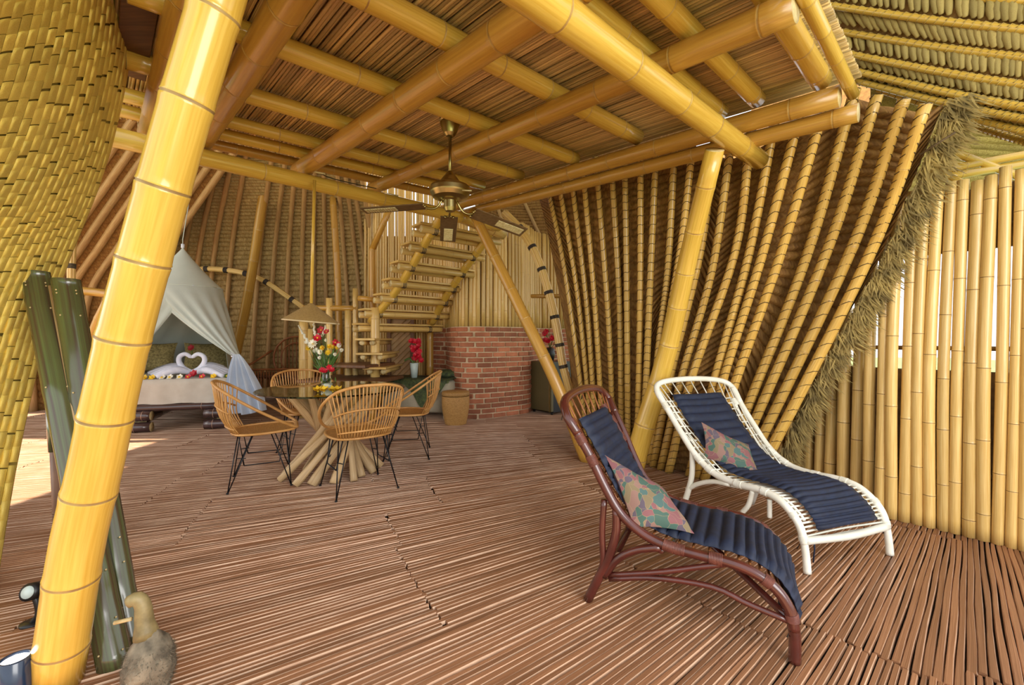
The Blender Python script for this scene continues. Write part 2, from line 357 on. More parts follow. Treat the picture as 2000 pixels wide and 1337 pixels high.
bamboo('ceiling_beam', [cp(3.1, .40, 2.275), cp(3.12, 4.35, 2.275)], .052, .05, None, 'bamd', .42, 18, label='lower of the two paired edge beams over the ribbed wall, resting on slanted pole', cat='beam')
bamboo('ceiling_beam', [cp(1.2, .42, 2.40), cp(3.14, .43, 2.40)], .032, .03, None, 'bam', .33, 14, label='thin yellow bamboo pole along the right front edge of the ceiling', cat='beam')
bamboo('ceiling_beam', [cp(-1.2, .99, 2.23), cp(3.36, .985, 2.21)], .072, .062, None, 'bam', .42, 22, label='thick glossy yellow bamboo beam jutting out lowest above the white lounger', cat='beam')
EB0, EB1 = cp(.04, 3.64, 2.23), cp(3.72, 4.13, 2.21)
bamboo('ceiling_beam', [EB0, EB1], .062, .064, None, 'bam', .52, 20, label='long yellow bamboo beam carrying the far ceiling edge behind the fan', cat='beam')
bamboo('ceiling_beam', [at(868, 408, 5.3), at(985, 455, 5.75)], .09, .09, None, 'bampale', .3, 16, label='short thick pale log end above the top stair tread', cat='beam')
for i, (px, py) in enumerate(((607, 334), (322, 408), (755, 378))):
    p = slab(px, py, 2.30) if i != 1 else None
    if p is not None:
        m = MB(); m.tube([p, p + V((.11, .02, -.015))], .008, 6); m.build('peg', 'cut', ceil_)
m = MB(); m.tube(cr([slab(617, 335, 2.30), slab(655, 350, 2.28), slab(735, 368, 2.28)], 12), .004, 6); m.build('electric_cable', 'black', ceil_)

# ================================================================== LEANING POLES
bamboo('support_pole', [fl(110, 1336), at(150, 1075, 1.42), at(190, 900, 1.39), at(232, 700, 1.36), at(297, 450, 1.33), at(366, 200, 1.29), at(424, 5, 1.27), at(470, -150, 1.24)],
       .071, .066, None, 'bam', .27, 32, off=.55, node='nodem', label='very thick glossy yellow bamboo pole leaning in front of the bed', cat='pole')
bamboo('support_pole', [fl(1232, 941), at(1252, 855, 3.48), at(1300, 700, 3.38), at(1345, 500, 3.08), at(1396, 292, 2.66)], .085, .056, None, 'bam', .30, 24,
       label='slanted yellow bamboo pole rising between the two loungers to the ceiling', cat='pole')
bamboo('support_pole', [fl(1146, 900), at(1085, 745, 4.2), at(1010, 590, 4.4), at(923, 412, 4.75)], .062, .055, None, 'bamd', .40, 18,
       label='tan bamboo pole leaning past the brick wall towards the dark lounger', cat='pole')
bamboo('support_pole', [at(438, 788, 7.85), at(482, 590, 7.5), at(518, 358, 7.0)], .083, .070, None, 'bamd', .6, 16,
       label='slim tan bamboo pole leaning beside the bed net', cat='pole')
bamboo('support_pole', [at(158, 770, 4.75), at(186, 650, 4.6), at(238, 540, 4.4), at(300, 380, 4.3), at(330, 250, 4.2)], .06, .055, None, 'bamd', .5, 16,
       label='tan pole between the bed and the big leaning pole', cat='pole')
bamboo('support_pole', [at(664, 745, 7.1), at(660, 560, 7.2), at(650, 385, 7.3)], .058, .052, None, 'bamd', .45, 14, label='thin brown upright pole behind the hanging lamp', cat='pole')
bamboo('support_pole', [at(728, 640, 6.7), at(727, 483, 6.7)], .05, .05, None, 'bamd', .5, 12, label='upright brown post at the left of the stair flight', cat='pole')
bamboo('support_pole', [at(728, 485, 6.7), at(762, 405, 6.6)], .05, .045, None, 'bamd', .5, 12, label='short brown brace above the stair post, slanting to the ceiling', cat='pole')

# ================================================================== RIBBED THATCH WALLS
def course_rows(colsP, n, name, m_, parent, away, segs, depth, joined=False, jit=.006, slope=.45):
    """colsP: columns, each a function v -> point.  n rows of lapped thatch across them."""
    W = len(colsP); J = MB(); rows = []
    def S(u, v):
        x = u * (W - 1); k = min(int(x), W - 2); t = x - k
        a, b_, = colsP[k](v), colsP[k + 1](v); return a.lerp(b_, t)
    for i in range(n):
        v0, v1 = i / n, (i + 1) / n; m = J if joined else MB(); G = [[], [], [], []]; seed = rr(0, 99)
        bun = 0; lev = rr(-1, 1); left = 0
        for j in range(segs + 1):
            if left <= 0: lev = rr(-1, 1); left = random.randint(2, 4)
            left -= 1
            u = j / segs; w = .004 * lev + jit * (noise.noise(V((u * 14, seed, 0))))
            p0 = S(u, v0 - .12 / n + w * .3); p1 = S(u, v0 + .22 / n + w * .3); p2 = S(u, v0 + .75 / n + w * .3); p3 = S(u, v1 + .06 / n + w * .3)
            nrm = -away(p1).normalized(); dd = depth * (1 + .25 * lev)
            G[0].append(p0 + nrm * dd * .05); G[1].append(p1 + nrm * dd); G[2].append(p2 + nrm * dd * slope); G[3].append(p3)
        m.grid(G)
        if not joined: m.build(name, m_, parent)
    if joined: J.build(name + 's', m_, parent, kind='stuff')
def linef(pts):
    P = [V(p) for p in pts]
    def f(v):
        v = max(-.15, min(1.15, v)); S_ = len(P) - 1; k = max(0, min(int(v * S_), S_ - 1)); t = v * S_ - k
        if S_ == 1: return P[0].lerp(P[1], v) if 0 <= v <= 1 else P[0] + (P[1] - P[0]) * v
        Q = [P[0] * 2 - P[1]] + P + [P[-1] * 2 - P[-2]]; a, b_, c, d = Q[k:k + 4]
        return .5 * ((2 * b_) + (c - a) * t + (2 * a - 5 * b_ + 4 * c - d) * t * t + (3 * b_ - a - 3 * c + d) * t ** 3)
    return f
def wrapcord(P, r, pitch, th):
    f = linef(P); L = sum((P[i + 1] - P[i]).length for i in range(len(P) - 1)); n = int(L / pitch * 9); pts = []
    ax = (P[-1] - P[0]).normalized(); a = ax.cross(V((0, 0, 1))).normalized(); b_ = ax.cross(a)
    for i in range(n):
        t = i / n; q = 2 * math.pi * i / 9; saw = (i % 9) / 9
        pts.append(f(t) + (a * math.cos(q) + b_ * math.sin(q)) * (r(t) + th * .5) + ax * (.012 * math.sin(q * 2)))
    return pts
random.seed(21)
wr = empty('wall_right', (1.5, 4, 0), kind='structure')
RIB = [((1072, 377), (1102, 523), (1137, 773), (1147, 865)), ((1094, 373), (1127, 567), (1149, 773), (1155, 868)), ((1118, 365), (1145, 583), (1159, 773), (1164, 872)),
 ((1141, 359), (1161, 583), (1173, 773), (1178, 876)), ((1167, 351), (1187, 603), (1195.5, 781), (1200, 882)), ((1195.5, 345), (1209.6, 583), (1213.6, 785), (1215, 887)),
 ((1220.5, 337), (1223.7, 543), (1225.8, 793), (1227, 891)), ((1250.8, 329), (1250.8, 543), (1246.8, 793), (1243, 896)), ((1280, 321), (1270, 543), (1262, 745), (1254, 900)),
 ((1316, 310.5), (1304.5, 523), (1288, 664), (1262, 903)), ((1351, 300), (1329, 486), (1300, 664), (1270, 906)), ((1393, 290), (1369, 486), (1309, 737), (1276, 911)),
 ((1425, 300), (1389, 535), (1331, 737), (1290, 917)), ((1463, 288), (1435, 495), (1351, 737), (1306, 922)), ((1509, 259), (1463, 495.6), (1406, 703), (1346, 929)),
 ((1555.5, 248), (1486, 507), (1417, 726), (1360, 933)), ((1601.6, 236), (1521, 507), (1437, 743), (1376, 937)), ((1670.7, 173), (1573, 507), (1457.6, 801), (1405, 942)),
 ((1714, 184.6), (1613, 495.6), (1466, 841), (1424, 947)), ((1766, 193), (1659, 495.6), (1480.6, 870), (1446, 951)), ((1809, 202), (1694, 507), (1498, 893), (1466, 956))]
TOPN, TOPF = V((2.33, 2.42)), V((.40, 4.85))
cols_ = []
def ribpts(px4, push=0):
    pb = fl(*px4[3]); u = (px4[0][0] - 1000) / F; d = TOPF - TOPN
    # intersection of the pixel's ray with the line of the wall's top in plan
    q = (TOPN.x - u * TOPN.y) / (u * d.y - d.x); Yt = TOPN.y + d.y * q
    def Yi(py): t = ((px4[3][1] - py) / (px4[3][1] - px4[0][1])) ** 1.6; return 1 / ((1 - t) / pb.y + t / Yt)
    P = [at(*px4[k], Yi(px4[k][1])) for k in (3, 2, 1, 0)]; return P
ribsP = []
for i, px4 in enumerate(RIB):
    P = ribpts(px4); top = P[3] + (P[3] - P[2]) * (.18 if i < 17 else .0)
    P[0] = P[0] + (P[0] - P[1]).normalized() * .0; Q = P[:3] + [P[3]] + ([top] if i < 17 else [])
    ribsP.append(P)
    r0, r1 = .028 + .00045 * i + .001 * (i % 3), .025 + .0003 * i + .001 * (i % 2)
    rb = bamboo('rib', Q, r0, r1, wr, 'rib', .45, 12)
    f = linef(Q)
    tb('lashing', wrapcord(Q, lambda t: r0 + (r1 - r0) * t, .055, .0035), .0032, 'vine', rb, 3)
wf = [linef(P) for P in ribsP]
def off(f, d, ex=V((0, 0, 0))): 
    def g(v): p = f(v); h = V((p.x, p.y, 0)).normalized(); return p + h * d + V((h.y, -h.x, 0)) * 0 + ex
    return g
EDGE = [linef([at(1506, 915, 3.62), at(1555, 801, 3.37), at(1648, 628, 3.03), at(1711, 519, 2.87), at(1797, 323, 2.62), at(1846, 200, 2.50)])]
LEFTC = [linef([fl(1118, 850), at(1112, 700, 5.25), at(1075, 480, 5.2), at(1050, 372, 5.15)])]
course_rows([off(LEFTC[0], .08)] + [off(f, .085 + .004 * i) for i, f in enumerate(wf)] + EDGE, 46, 'thatch_course', 'thatch', wr, lambda p: V((p.x, p.y, 0)), 110, .048)
# extra rows hidden behind the beam
m = MB(); G = [[off(f, .12)(1.0) + V((0, 0, 0)), off(f, .15)(1.0) + V((0, 0, .45 if i < 16 else .02))] for i, f in enumerate(wf[:11])]; m.grid(G); m.build('upper_thatch', 'thatch', wr)
# fringe
random.seed(3); m = MB()
for i in range(3200):
    v = R(); p = EDGE[0](v); k = rr(-.02, .06) * (.6 + .6 * v); side = (V((p.x, p.y, 0)).normalized()); sx = V((side.y, -side.x, 0))
    p = p + sx * (k + .028) - side * rr(.0, .06)
    L = rr(.06, .16); d = (V((0, 0, -1)) * rr(.5, 1) + sx * rr(-.1, .75) - side * rr(-.2, .35)).normalized(); w = rr(.002, .006); q = d.cross(side).normalized() * w
    bnd = sx * rr(-.02, .03)
    m.v += [p - q, p + q, p + d * L * .6 + q * .8 + bnd, p + d * L * .6 - q * .8 + bnd, p + d * L + bnd * 2]; b0 = len(m.v) - 5
    m.f += [(b0, b0 + 1, b0 + 2, b0 + 3), (b0 + 3, b0 + 2, b0 + 4)]; m.m += [0, 0]
m.build('leaf_fringe', 'fringe', wr, smooth=False, kind='stuff')
tb('loose_twig', [at(1796, 302, 2.5), at(1866, 258, 2.4)], .006, 'vine', wr, 5)

# far side wall of the bed alcove: dome of ribs
random.seed(31)
wb = empty('wall_back', (-3.5, 8, 0), kind='structure')
BR = [(300, 352), (330, 379), (360, 408), (393, 436), (431, 466), (489, 519), (520, 547), (553, 571), (585, 594), (612, 614), (637, 633), (684, 664), (712, 682), (732, 697), (748, 714)]
dome = []
for i, (xb, xt) in enumerate(BR):
    t = i / 14; Yb = 7.7 + 1.0 * math.sin(t * 2.6); Yt = 6.3 + .7 * t
    tp = at(xt + (xt - xb) * .3, 330, Yt); bt = V(((xb - 1000) / F * Yb, Yb, CH + (HZ - 640) / F * Yb)); bt = V((bt.x - (xt - xb) / F * 2.2, Yb + .1, 0.0))
    md = at(xb * .42 + xt * .58, 500, (Yb + Yt) / 2 + .35)
    P = [bt, md, tp, tp + (tp - md) * .4]; dome.append(P[:3] + [P[3]])
    bamboo('rib', P, .042, .036, wb, 'ribb', .6, 8)
df = [linef(P) for P in dome]; ex = df[-1]
course_rows([off(f, .06) for f in df], 74, 'thatch_course', 'thatchb', wb, lambda p: V((p.x + 3.4, p.y - 5.5, 0)), 70, .05, joined=True, jit=.002, slope=.1)
m = MB(); m.grid([[off(f, .12)(v / 8) for f in df] for v in range(9)]); m.build('backing', 'thatch', wb)
# leaning left side of the alcove
wl = empty('wall_left', (-6, 6.5, 0), kind='structure'); lp = []
for i, x in enumerate((20, 58, 96, 134, 168, 202, 240, 274, 306, 338)):
    t = i / 9; P = [at(x - .20 * 340, 812, 6.6 + 1.2 * t), at(x - 72, 600, 6.4 + 1.0 * t), at(x, 470, 6.2 + .7 * t), at(x + 118, 300, 5.7 + .4 * t), at(x + 220, 150, 5.3 + .2 * t)]
    lp.append(linef(P)); bamboo('rib', P, .052, .045, wl, 'ribb', .6, 8)
course_rows([off(f, .07) for f in lp], 70, 'thatch_course', 'thatch', wl, lambda p: V((p.x + 1, p.y - 2, 0)), 40, .03, joined=True)
# dim corner behind the kitchen
wk = empty('wall_back', (.8, 8, 0), kind='structure'); kp = []
for xs in (((905, 330), (940, 420), (1010, 560), (1075, 700)), ((955, 340), (985, 440), (1060, 600), (1110, 720)), ((1000, 340), (1045, 440), (1105, 570), (1150, 740)), ((1060, 340), (1085, 440), (1150, 600), (1190, 780))):
    P = [at(*xs[3], 8.2), at(*xs[2], 7.9), at(*xs[1], 7.5), at(*xs[0], 7.1)]; P[0] = V((P[0].x, P[0].y, 0)); kp.append(linef(P)); bamboo('rib', P, .035, .03, wk, 'ribb', .6, 8)
course_rows([off(f, .05) for f in kp], 56, 'thatch_course', 'thatch', wk, lambda p: V((p.x, p.y, 0)), 24, .04, joined=True)
bamboo('cross_rail', [at(1038, 578, 6.3), at(1098, 578, 6.1)], .03, .03, wk, 'bamd', .5, 8)

# banded arches
def arch(pts, r, label, bands, m='bampale', bw=.035):
    o = empty('lashed_arch', min([V(p) for p in pts], key=lambda p: p.z), label, 'arch'); P = cr(pts, 40); mb = MB()
    for a in range(7):
        q = a / 7 * 6.283; P2 = []
        for i, p in enumerate(P):
            T = (P[min(i + 1, 40)] - P[max(i - 1, 0)]).normalized(); N = T.cross(V((0, 1, 0))).normalized(); B = T.cross(N)
            P2.append(p + (N * math.cos(q) + B * math.sin(q)) * r * .62)
        mb.tube(P2, r * .40, 6)
    mb.build('split_bundle', m, o)
    f = linef(pts)
    for v in bands:
        a, c = f(v - .004), f(v + .004); T = (c - a).normalized(); p = f(v); mb = MB()
        for k in range(4): mb.tube([p + T * (k * .3 - .6) * bw, p + T * (k * .3 - .35) * bw], r * 1.12, 12)
        mb.build('binding', 'cord', o)
arch([fl(1124, 845), at(1115, 772, 5.3), at(1100, 714, 5.3), at(1093, 672, 5.32), at(1083, 617, 5.35), at(1071, 569, 5.4), at(1057, 523, 5.45), at(1038, 480, 5.5), at(1014, 445, 5.6), at(985, 415, 5.7)],
     .052, 'bundled bamboo arch with black bindings beside the small fridge', [.02, .115, .22, .33, .44, .55, .66, .77, .885])
arch([at(612, 640, 7.6), at(598, 607, 7.6), at(560, 578, 7.6), at(515, 548, 7.6), at(480, 534, 7.6), at(440, 527, 7.6), at(400, 525, 7.6), at(350, 530, 7.6), at(300, 545, 7.6)],
     .045, 'bamboo arch with black bindings curving behind the bed net', [.1, .22, .36, .5, .62, .74, .86], bw=.06)
arch([at(150, 420, 5.2), at(141, 480, 5.2), at(139, 545, 5.2), at(141, 600, 5.2), at(143, 660, 5.2)], .04, 'pale lashed bamboo upright at the far left behind the woven panel', [.12, .4, .62, .7, .92], bw=.05)
bamboo('cross_rail', [at(147, 566, 5.2), at(216, 574, 5.2)], .05, .05, wl, 'bamd', .5, 10)

# ================================================================== BAMBOO FENCE ON THE RIGHT
random.seed(41)
wf_ = empty('wall_side', (2.7, 2.7, 0), kind='structure')
XS = [1500, 1521, 1541, 1560, 1579, 1599, 1620, 1646, 1671, 1695.6, 1718, 1741, 1766, 1790.5, 1815, 1841.5, 1864, 1892.5, 1920.6, 1948.7, 1975, 2001, 2030, 2060, 2092]
YK = [(1480, 4.0), (1546, 3.68), (1600, 3.42), (1650, 3.18), (1722, 2.86), (1790, 2.74), (1862, 2.62), (1982, 2.42), (2120, 2.22)]
def yk(x):
    for (a, ya), (c, yc) in zip(YK, YK[1:]):
        if x <= c: return ya + (yc - ya) * (x - a) / (c - a)
    return YK[-1][1]
for i, x in enumerate(XS):
    Y = yk(x); w = (XS[min(i + 1, len(XS) - 1)] - XS[max(i - 1, 0)]) / (2 if 0 < i < len(XS) - 1 else 1)
    base = at(x, 600, Y); base.z = 0; cs = math.cos(math.atan((x - 1000) / F)); r = w / F * Y * cs * .5 * rr(.98, 1.04)
    bamboo('bamboo_pole', [base, V((base.x + rr(0, .03), base.y, 1.0)), V((base.x + .04 + rr(-.01, .01), base.y - .01, 2.14 + rr(-.03, .03)))], r * 1.02, r * .96, wf_, 'bampale', rr(.36, .5), 16, node='bamnoded')
rail = [at(x, 600, yk(x) + .075) for x in range(1500, 2110, 50)]
for z in (.35, 1.12, 1.85): tb('fence_rail', [V((p.x, p.y, z)) for p in rail], .014, 'bamnoded', wf_, 6)
m = MB()
for z0, z1 in ((.0, .98), (1.72, 2.1)): m.grid([[V((p.x * 1.0, p.y + .03, z)) for p in rail] for z in (z0, z1)])
m.build('backing_mat', 'bamnoded', wf_)
# ================================================================== RIGHT ROOF (woven leaf bundles under lashed ribs)
random.seed(43)
rf = empty('ceiling', (2.8, 2.8, 2.9), kind='structure')
LINES = [((1560, -95), (2110, -52)), ((1580, -45), (2110, 10)), ((1590, 6), (2110, 68)), ((1630, 60), (2110, 123)), ((1642, 102), (2110, 181)), ((1660, 136), (2110, 228)), ((1672, 158), (2110, 252)), ((1716, 175), (2110, 282)), ((1850, 228), (2110, 300))]
def roofp(u, w):                            # u along a rib, w = rib number
    k = min(int(w), len(LINES) - 2); t = w - k; a, c = LINES[k]; a2, c2 = LINES[k + 1]
    ax, ay = a[0] + (a2[0] - a[0]) * t, a[1] + (a2[1] - a[1]) * t; cx, cy = c[0] + (c2[0] - c[0]) * t, c[1] + (c2[1] - c[1]) * t
    return at(ax + (cx - ax) * u, ay + (cy - ay) * u + 6 * math.sin(u * 3.1), 1 / ((1 - u) / 3.3 + u / 2.35))
for w in range(1, len(LINES)):
    P = [roofp(u / 8, w) for u in range(9)]; rb = bamboo('rib', P, .022, .022, rf, 'bam', .33, 10)
    mb = MB()
    for k in range(30):
        u = (k + .5) / 30; p = roofp(u, w); T = (roofp(u + .01, w) - p).normalized(); h = V((0, 0, 1)); s_ = T.cross(h).normalized(); h = s_.cross(T)
        mb.tube([p + (s_ * math.cos(a * .9) + h * math.sin(a * .9)) * .026 + T * (a - 3.5) * .008 for a in range(8)], .003, 3)
    mb.build('lashing', 'strap', rb)
def tuftmesh():
    m = MB(); G = []
    for i in range(5):
        t = i / 4; row = []
        for j in range(8):
            a = 2 * math.pi * j / 8; r = (.55 + .45 * math.sin(t * 3.14)) * (1 + rr(-.08, .08)); row.append(V((math.cos(a) * .5 * r, (t - .5), math.sin(a) * .5 * r)))
        G.append(row)
    m.grid(G, 0, True); m.v.append(V((0, -.53, 0))); m.v.append(V((0, .53, 0))); b0 = len(m.v) - 2
    for j in range(8): m.f.append((b0, (j + 1) % 8, j)); m.f.append((b0 + 1, 32 + j, 32 + (j + 1) % 8)); m.m += [0, 0]
    me = m.mesh('leaf_bundle', 'tuft', V((0, 0, 0)), True); return me
TM = [tuftmesh() for _ in range(4)]
for w in range(0, len(LINES) - 1):
    n = 34
    for k in range(n):
        u = (k + rr(.3, .7)) / n; c0, c1 = roofp(u, w + .12), roofp(u + rr(-.006, .006), w + .93); c = (c0 + c1) / 2; d = c1 - c0
        X = (roofp(u + .01, w + .5) - roofp(u, w + .5)).normalized(); Yv = d.normalized(); Z = X.cross(Yv).normalized(); X = Yv.cross(Z)
        if Z.z < 0: Z = -Z
        o = bpy.data.objects.new('leaf_bundle', TM[k % 4]); col.objects.link(o); o.parent = rf
        sx = .047 * rr(.8, 1.15); L = min(d.length, .16)
        mt = Matrix(((X.x * sx, Yv.x * L, Z.x * sx * .9, 0), (X.y * sx, Yv.y * L, Z.y * sx * .9, 0), (X.z * sx, Yv.z * L, Z.z * sx * .9, 0), (0, 0, 0, 1))) 
        mt.translation = c + V((0, 0, .035)) - ORG[rf.name]; o.matrix_local = mt
m = MB(); m.grid([[roofp(u / 6, w) + V((.0, .03, .10)) for u in range(7)] for w in range(len(LINES))]); m.build('roof_backing', 'thatch', rf)
# outer eave beyond the fence
ev = empty('ceiling', (4, 3.8, 2.6), kind='structure')
EL = [((1700, 165), (2120, 215)), ((1700, 392), (2120, 392))]
def evp(u, w): (a, c) = EL[0]; (a2, c2) = EL[1]; return at(a[0] + (c[0] - a[0]) * u, (a[1] + (c[1] - a[1]) * u) * (1 - w) + (a2[1] + (c2[1] - a2[1]) * u) * w, 3.3 + .9 * w)
mcols = [(lambda u: (lambda v: evp(u, 1 - v)))(u / 10) for u in range(11)]
course_rows(mcols, 16, 'thatch_course', 'tuft', ev, lambda p: V((p.x, p.y, 1)), 60, .03)
for pts in (((1838, 288), (2010, 352)), ((1850, 345), (1886, 362)), ((1840, 332), (2010, 300)), ((1834, 348), (2010, 318))):
    bamboo('eave_pole', [at(*pts[0], 3.0), at(*pts[1], 2.9)], .028, .026, ev, 'bam', .4, 10)

# ================================================================== WOVEN LEAF PANEL ON THE LEFT
random.seed(51)
wp = empty('wall_front', (-2, 1.8, 1.2), kind='structure')
RE = linef([at(-25, 1230, 2.0), at(0, 1062, 2.05), at(28, 900, 2.1), at(58, 760, 2.15), at(95, 610, 2.25), at(137, 490, 2.35), at(175, 400, 2.4), at(213, 285, 2.45), at(243, 140, 2.4), at(252, 0, 2.35), at(255, -140, 2.25)])
LE = linef([at(-620, 1230, 1.55), at(-560, 1062, 1.5), at(-470, 900, 1.5), at(-400, 760, 1.45), at(-330, 610, 1.4), at(-270, 490, 1.35), at(-210, 400, 1.3), at(-150, 285, 1.25), at(-90, 140, 1.2), at(-40, 0, 1.15), at(0, -140, 1.1)])
def wpS(u, v):                              # u 0 left .. 1 right edge (curving away)
    a, c = LE(v), RE(v); p = a.lerp(c, u); bul = math.sin(min(1, u) * 2.4) * .16; n = V((.75, -.55, 0)); p = p + n * bul
    return p
tiles = []; NC, NR = 22, 44
for c_ in range(NC):
    sh = rr(0, 1); wv = 0
    for r_ in range(NR):
        v0 = (r_ + sh + rr(-.08, .08)) / NR; v1 = v0 + 1 / NR * rr(.93, 1.03); u0 = (c_ + .0) / NC; u1 = (c_ + rr(.95, 1.02)) / NC
        tiles.append((wpS(u0, (v0 + v1) / 2).y, u0, u1, v0, v1))
vis = [t for t in tiles]; 
def px_of(p): return (1000 + F * p.x / p.y, HZ - F * (p.z - CH) / p.y)
def sz(t):
    a = px_of(wpS(t[1], t[3])); b_ = px_of(wpS(t[2], t[4])); 
    if b_[0] < -10 or b_[1] > 1350 or a[1] < -30: return 0
    return abs(b_[0] - a[0]) * abs(a[1] - b_[1])
tiles.sort(key=lambda t: -sz(t)); ts = MB()
def pillow(m, t):
    _, u0, u1, v0, v1 = t; G = []; k = rr(.6, 1.3)
    for i in range(5):
        a = i / 4; row = []
        for j in range(5):
            c = j / 4; p = wpS(u0 + (u1 - u0) * c, v0 + (v1 - v0) * a); nn = V((.72, -.66, .1)).normalized()
            h = (math.sin(math.pi * c) ** .6 if 0 < c < 1 else 0) * (math.sin(math.pi * a) ** .45 if 0 < a < 1 else .12)
            row.append(p + nn * (h * .022 * k))
        G.append(row)
    m.grid(G)
for i, t in enumerate(tiles):
    if sz(t) == 0 and t[2] < .3: continue
    if i < 298: m = MB(); pillow(m, t); m.build('leaf_fold', 'weave', wp)
    else: pillow(ts, t)
ts.build('leaf_folds', 'weave', wp, kind='stuff')
m = MB(); m.grid([[wpS(u / 10, v / 16) + V((-.02, .02, 0)) for u in range(11)] for v in range(17)]); m.build('panel_backing', 'weaved', wp)

# ================================================================== BRICK WALL WITH BAMBOO CLADDING
random.seed(61)
bwl = empty('wall_brick', (0, 6.4, 0), kind='structure')
PL = [at(838, 700, 7.5), at(872, 700, 7.2), at(879, 700, 6.9), at(890, 700, 6.52), at(915, 700, 6.33), at(950, 700, 6.38), at(1000, 700, 6.62), at(1028, 700, 6.85), at(1050, 700, 7.35), at(1105, 700, 7.7), at(1190, 700, 8.0)]
PL = [V((p.x, p.y, 0)) for p in PL]; PP = cr(PL, 200); AL = [0]
for i in range(1, 201): AL.append(AL[-1] + (PP[i] - PP[i - 1]).length)
def plan(d):
    for i in range(1, 201):
        if AL[i] >= d: t = (d - AL[i - 1]) / (AL[i] - AL[i - 1]); return PP[i - 1].lerp(PP[i], t), (PP[i] - PP[i - 1]).normalized()
    return PP[-1], (PP[-1] - PP[-2]).normalized()
bm = MB(); bm.box((0, 0, 0), (1, 1, 1), bev=.0); bmm = MB(); bmm.box((0, 0, 0), (.22, .08, .062), bev=.005)
bme = [bmm.mesh('brick', 'brick', V((0, 0, 0)), False)]
rows = 18; rh = 1.355 / rows
for r_ in range(rows):
    d = -.12 if r_ % 2 else 0.0; d += rr(-.02, .02)
    while d < AL[-1]:
        L = .22 * rr(.92, 1.04); c = d + L / 2; d += L + .014
        if c < .02: continue
        p, T = plan(c)
        if px_of(p)[0] > 1120: continue
        o = bpy.data.objects.new('brick', bme[0]); col.objects.link(o); o.parent = bwl; z = (r_ + .5) * rh
        nrm = V((T.y, -T.x, 0)); o.location = p + V((0, 0, z)) + nrm * rr(-.004, .004) - ORG[bwl.name]; o.rotation_euler = (rr(-.02, .02), 0, math.atan2(T.y, T.x)); o.scale = (L / .22, 1, rr(.95, 1.0))
m = MB(); m.grid([[p + V((0, 0, z)) - V(((PP[min(i + 1, 200)] - PP[max(0, i - 1)]).normalized().y, -(PP[min(i + 1, 200)] - PP[max(0, i - 1)]).normalized().x, 0)) * -.030 for i, p in enumerate(PP)] for z in (0, 1.36)]); m.build('mortar', 'mortar', bwl, smooth=False)
random.seed(62); cl = [0, 0, 0]
for k in range(3):
    cl[k] = bamboo('bamboo_pole', [V((0, 0, 1.34)) + ORG[bwl.name], V((0, 0, 3.0)) + ORG[bwl.name]], .031, .029, bwl, 'bampale', .5, 10)
first = [True] * 3; d = .05; k = 0
while d < AL[-1] - .1:
    p, T = plan(d); nrm = V((T.y, -T.x, 0)); o = cl[k % 3] if first[k % 3] else cl[k % 3].copy()
    if not first[k % 3]: col.objects.link(o)
    first[k % 3] = False; o.location = p - nrm * .02 - ORG[bwl.name] ; q = px_of(p)[0]
    o.scale = (rr(.85, 1.15), rr(.85, 1.15), 1); o.rotation_euler = (rr(-.006, .006), rr(-.006, .006), rr(0, 6)); d += .066; k += 1
m = MB(); m.grid([[p - V((0, -.06, 0)) + V((0, 0, z)) for p in PP] for z in (1.3, 2.75)]); m.build('cladding_backing', 'ribb', bwl)
# slatted wall behind the stairs, daylight between its upper poles
sw = empty('wall_stair', (-1.6, 8, 0), kind='structure'); pr = []
for k in range(3): pr.append(bamboo('bamboo_pole', [V((0, 0, 0)) + ORG[sw.name], V((0, 0, 4.2)) + ORG[sw.name]], .0245, .0235, sw, 'bampale', .5, 7))
k = 0; x = 714
while x < 905:
    o = pr[k % 3] if k < 3 else pr[k % 3].copy()
    if k >= 3: col.objects.link(o)
    p = at(x, 661, 7.7); o.location = V((p.x, p.y + rr(-.01, .01), 0)) - ORG[sw.name]; o.rotation_euler = (0, rr(-.004, .004), rr(0, 6)); o.scale = (rr(.8, 1.1), 1, 1); x += 5.0; k += 1
m = MB(); a_, c_ = at(733, 661, 7.85), at(905, 661, 7.85); m.grid([[V((a_.x, 7.85, z)), V((c_.x, 7.85, z))] for z in (0, 3.05)]); m.build('wall_backing', 'ribb', sw)
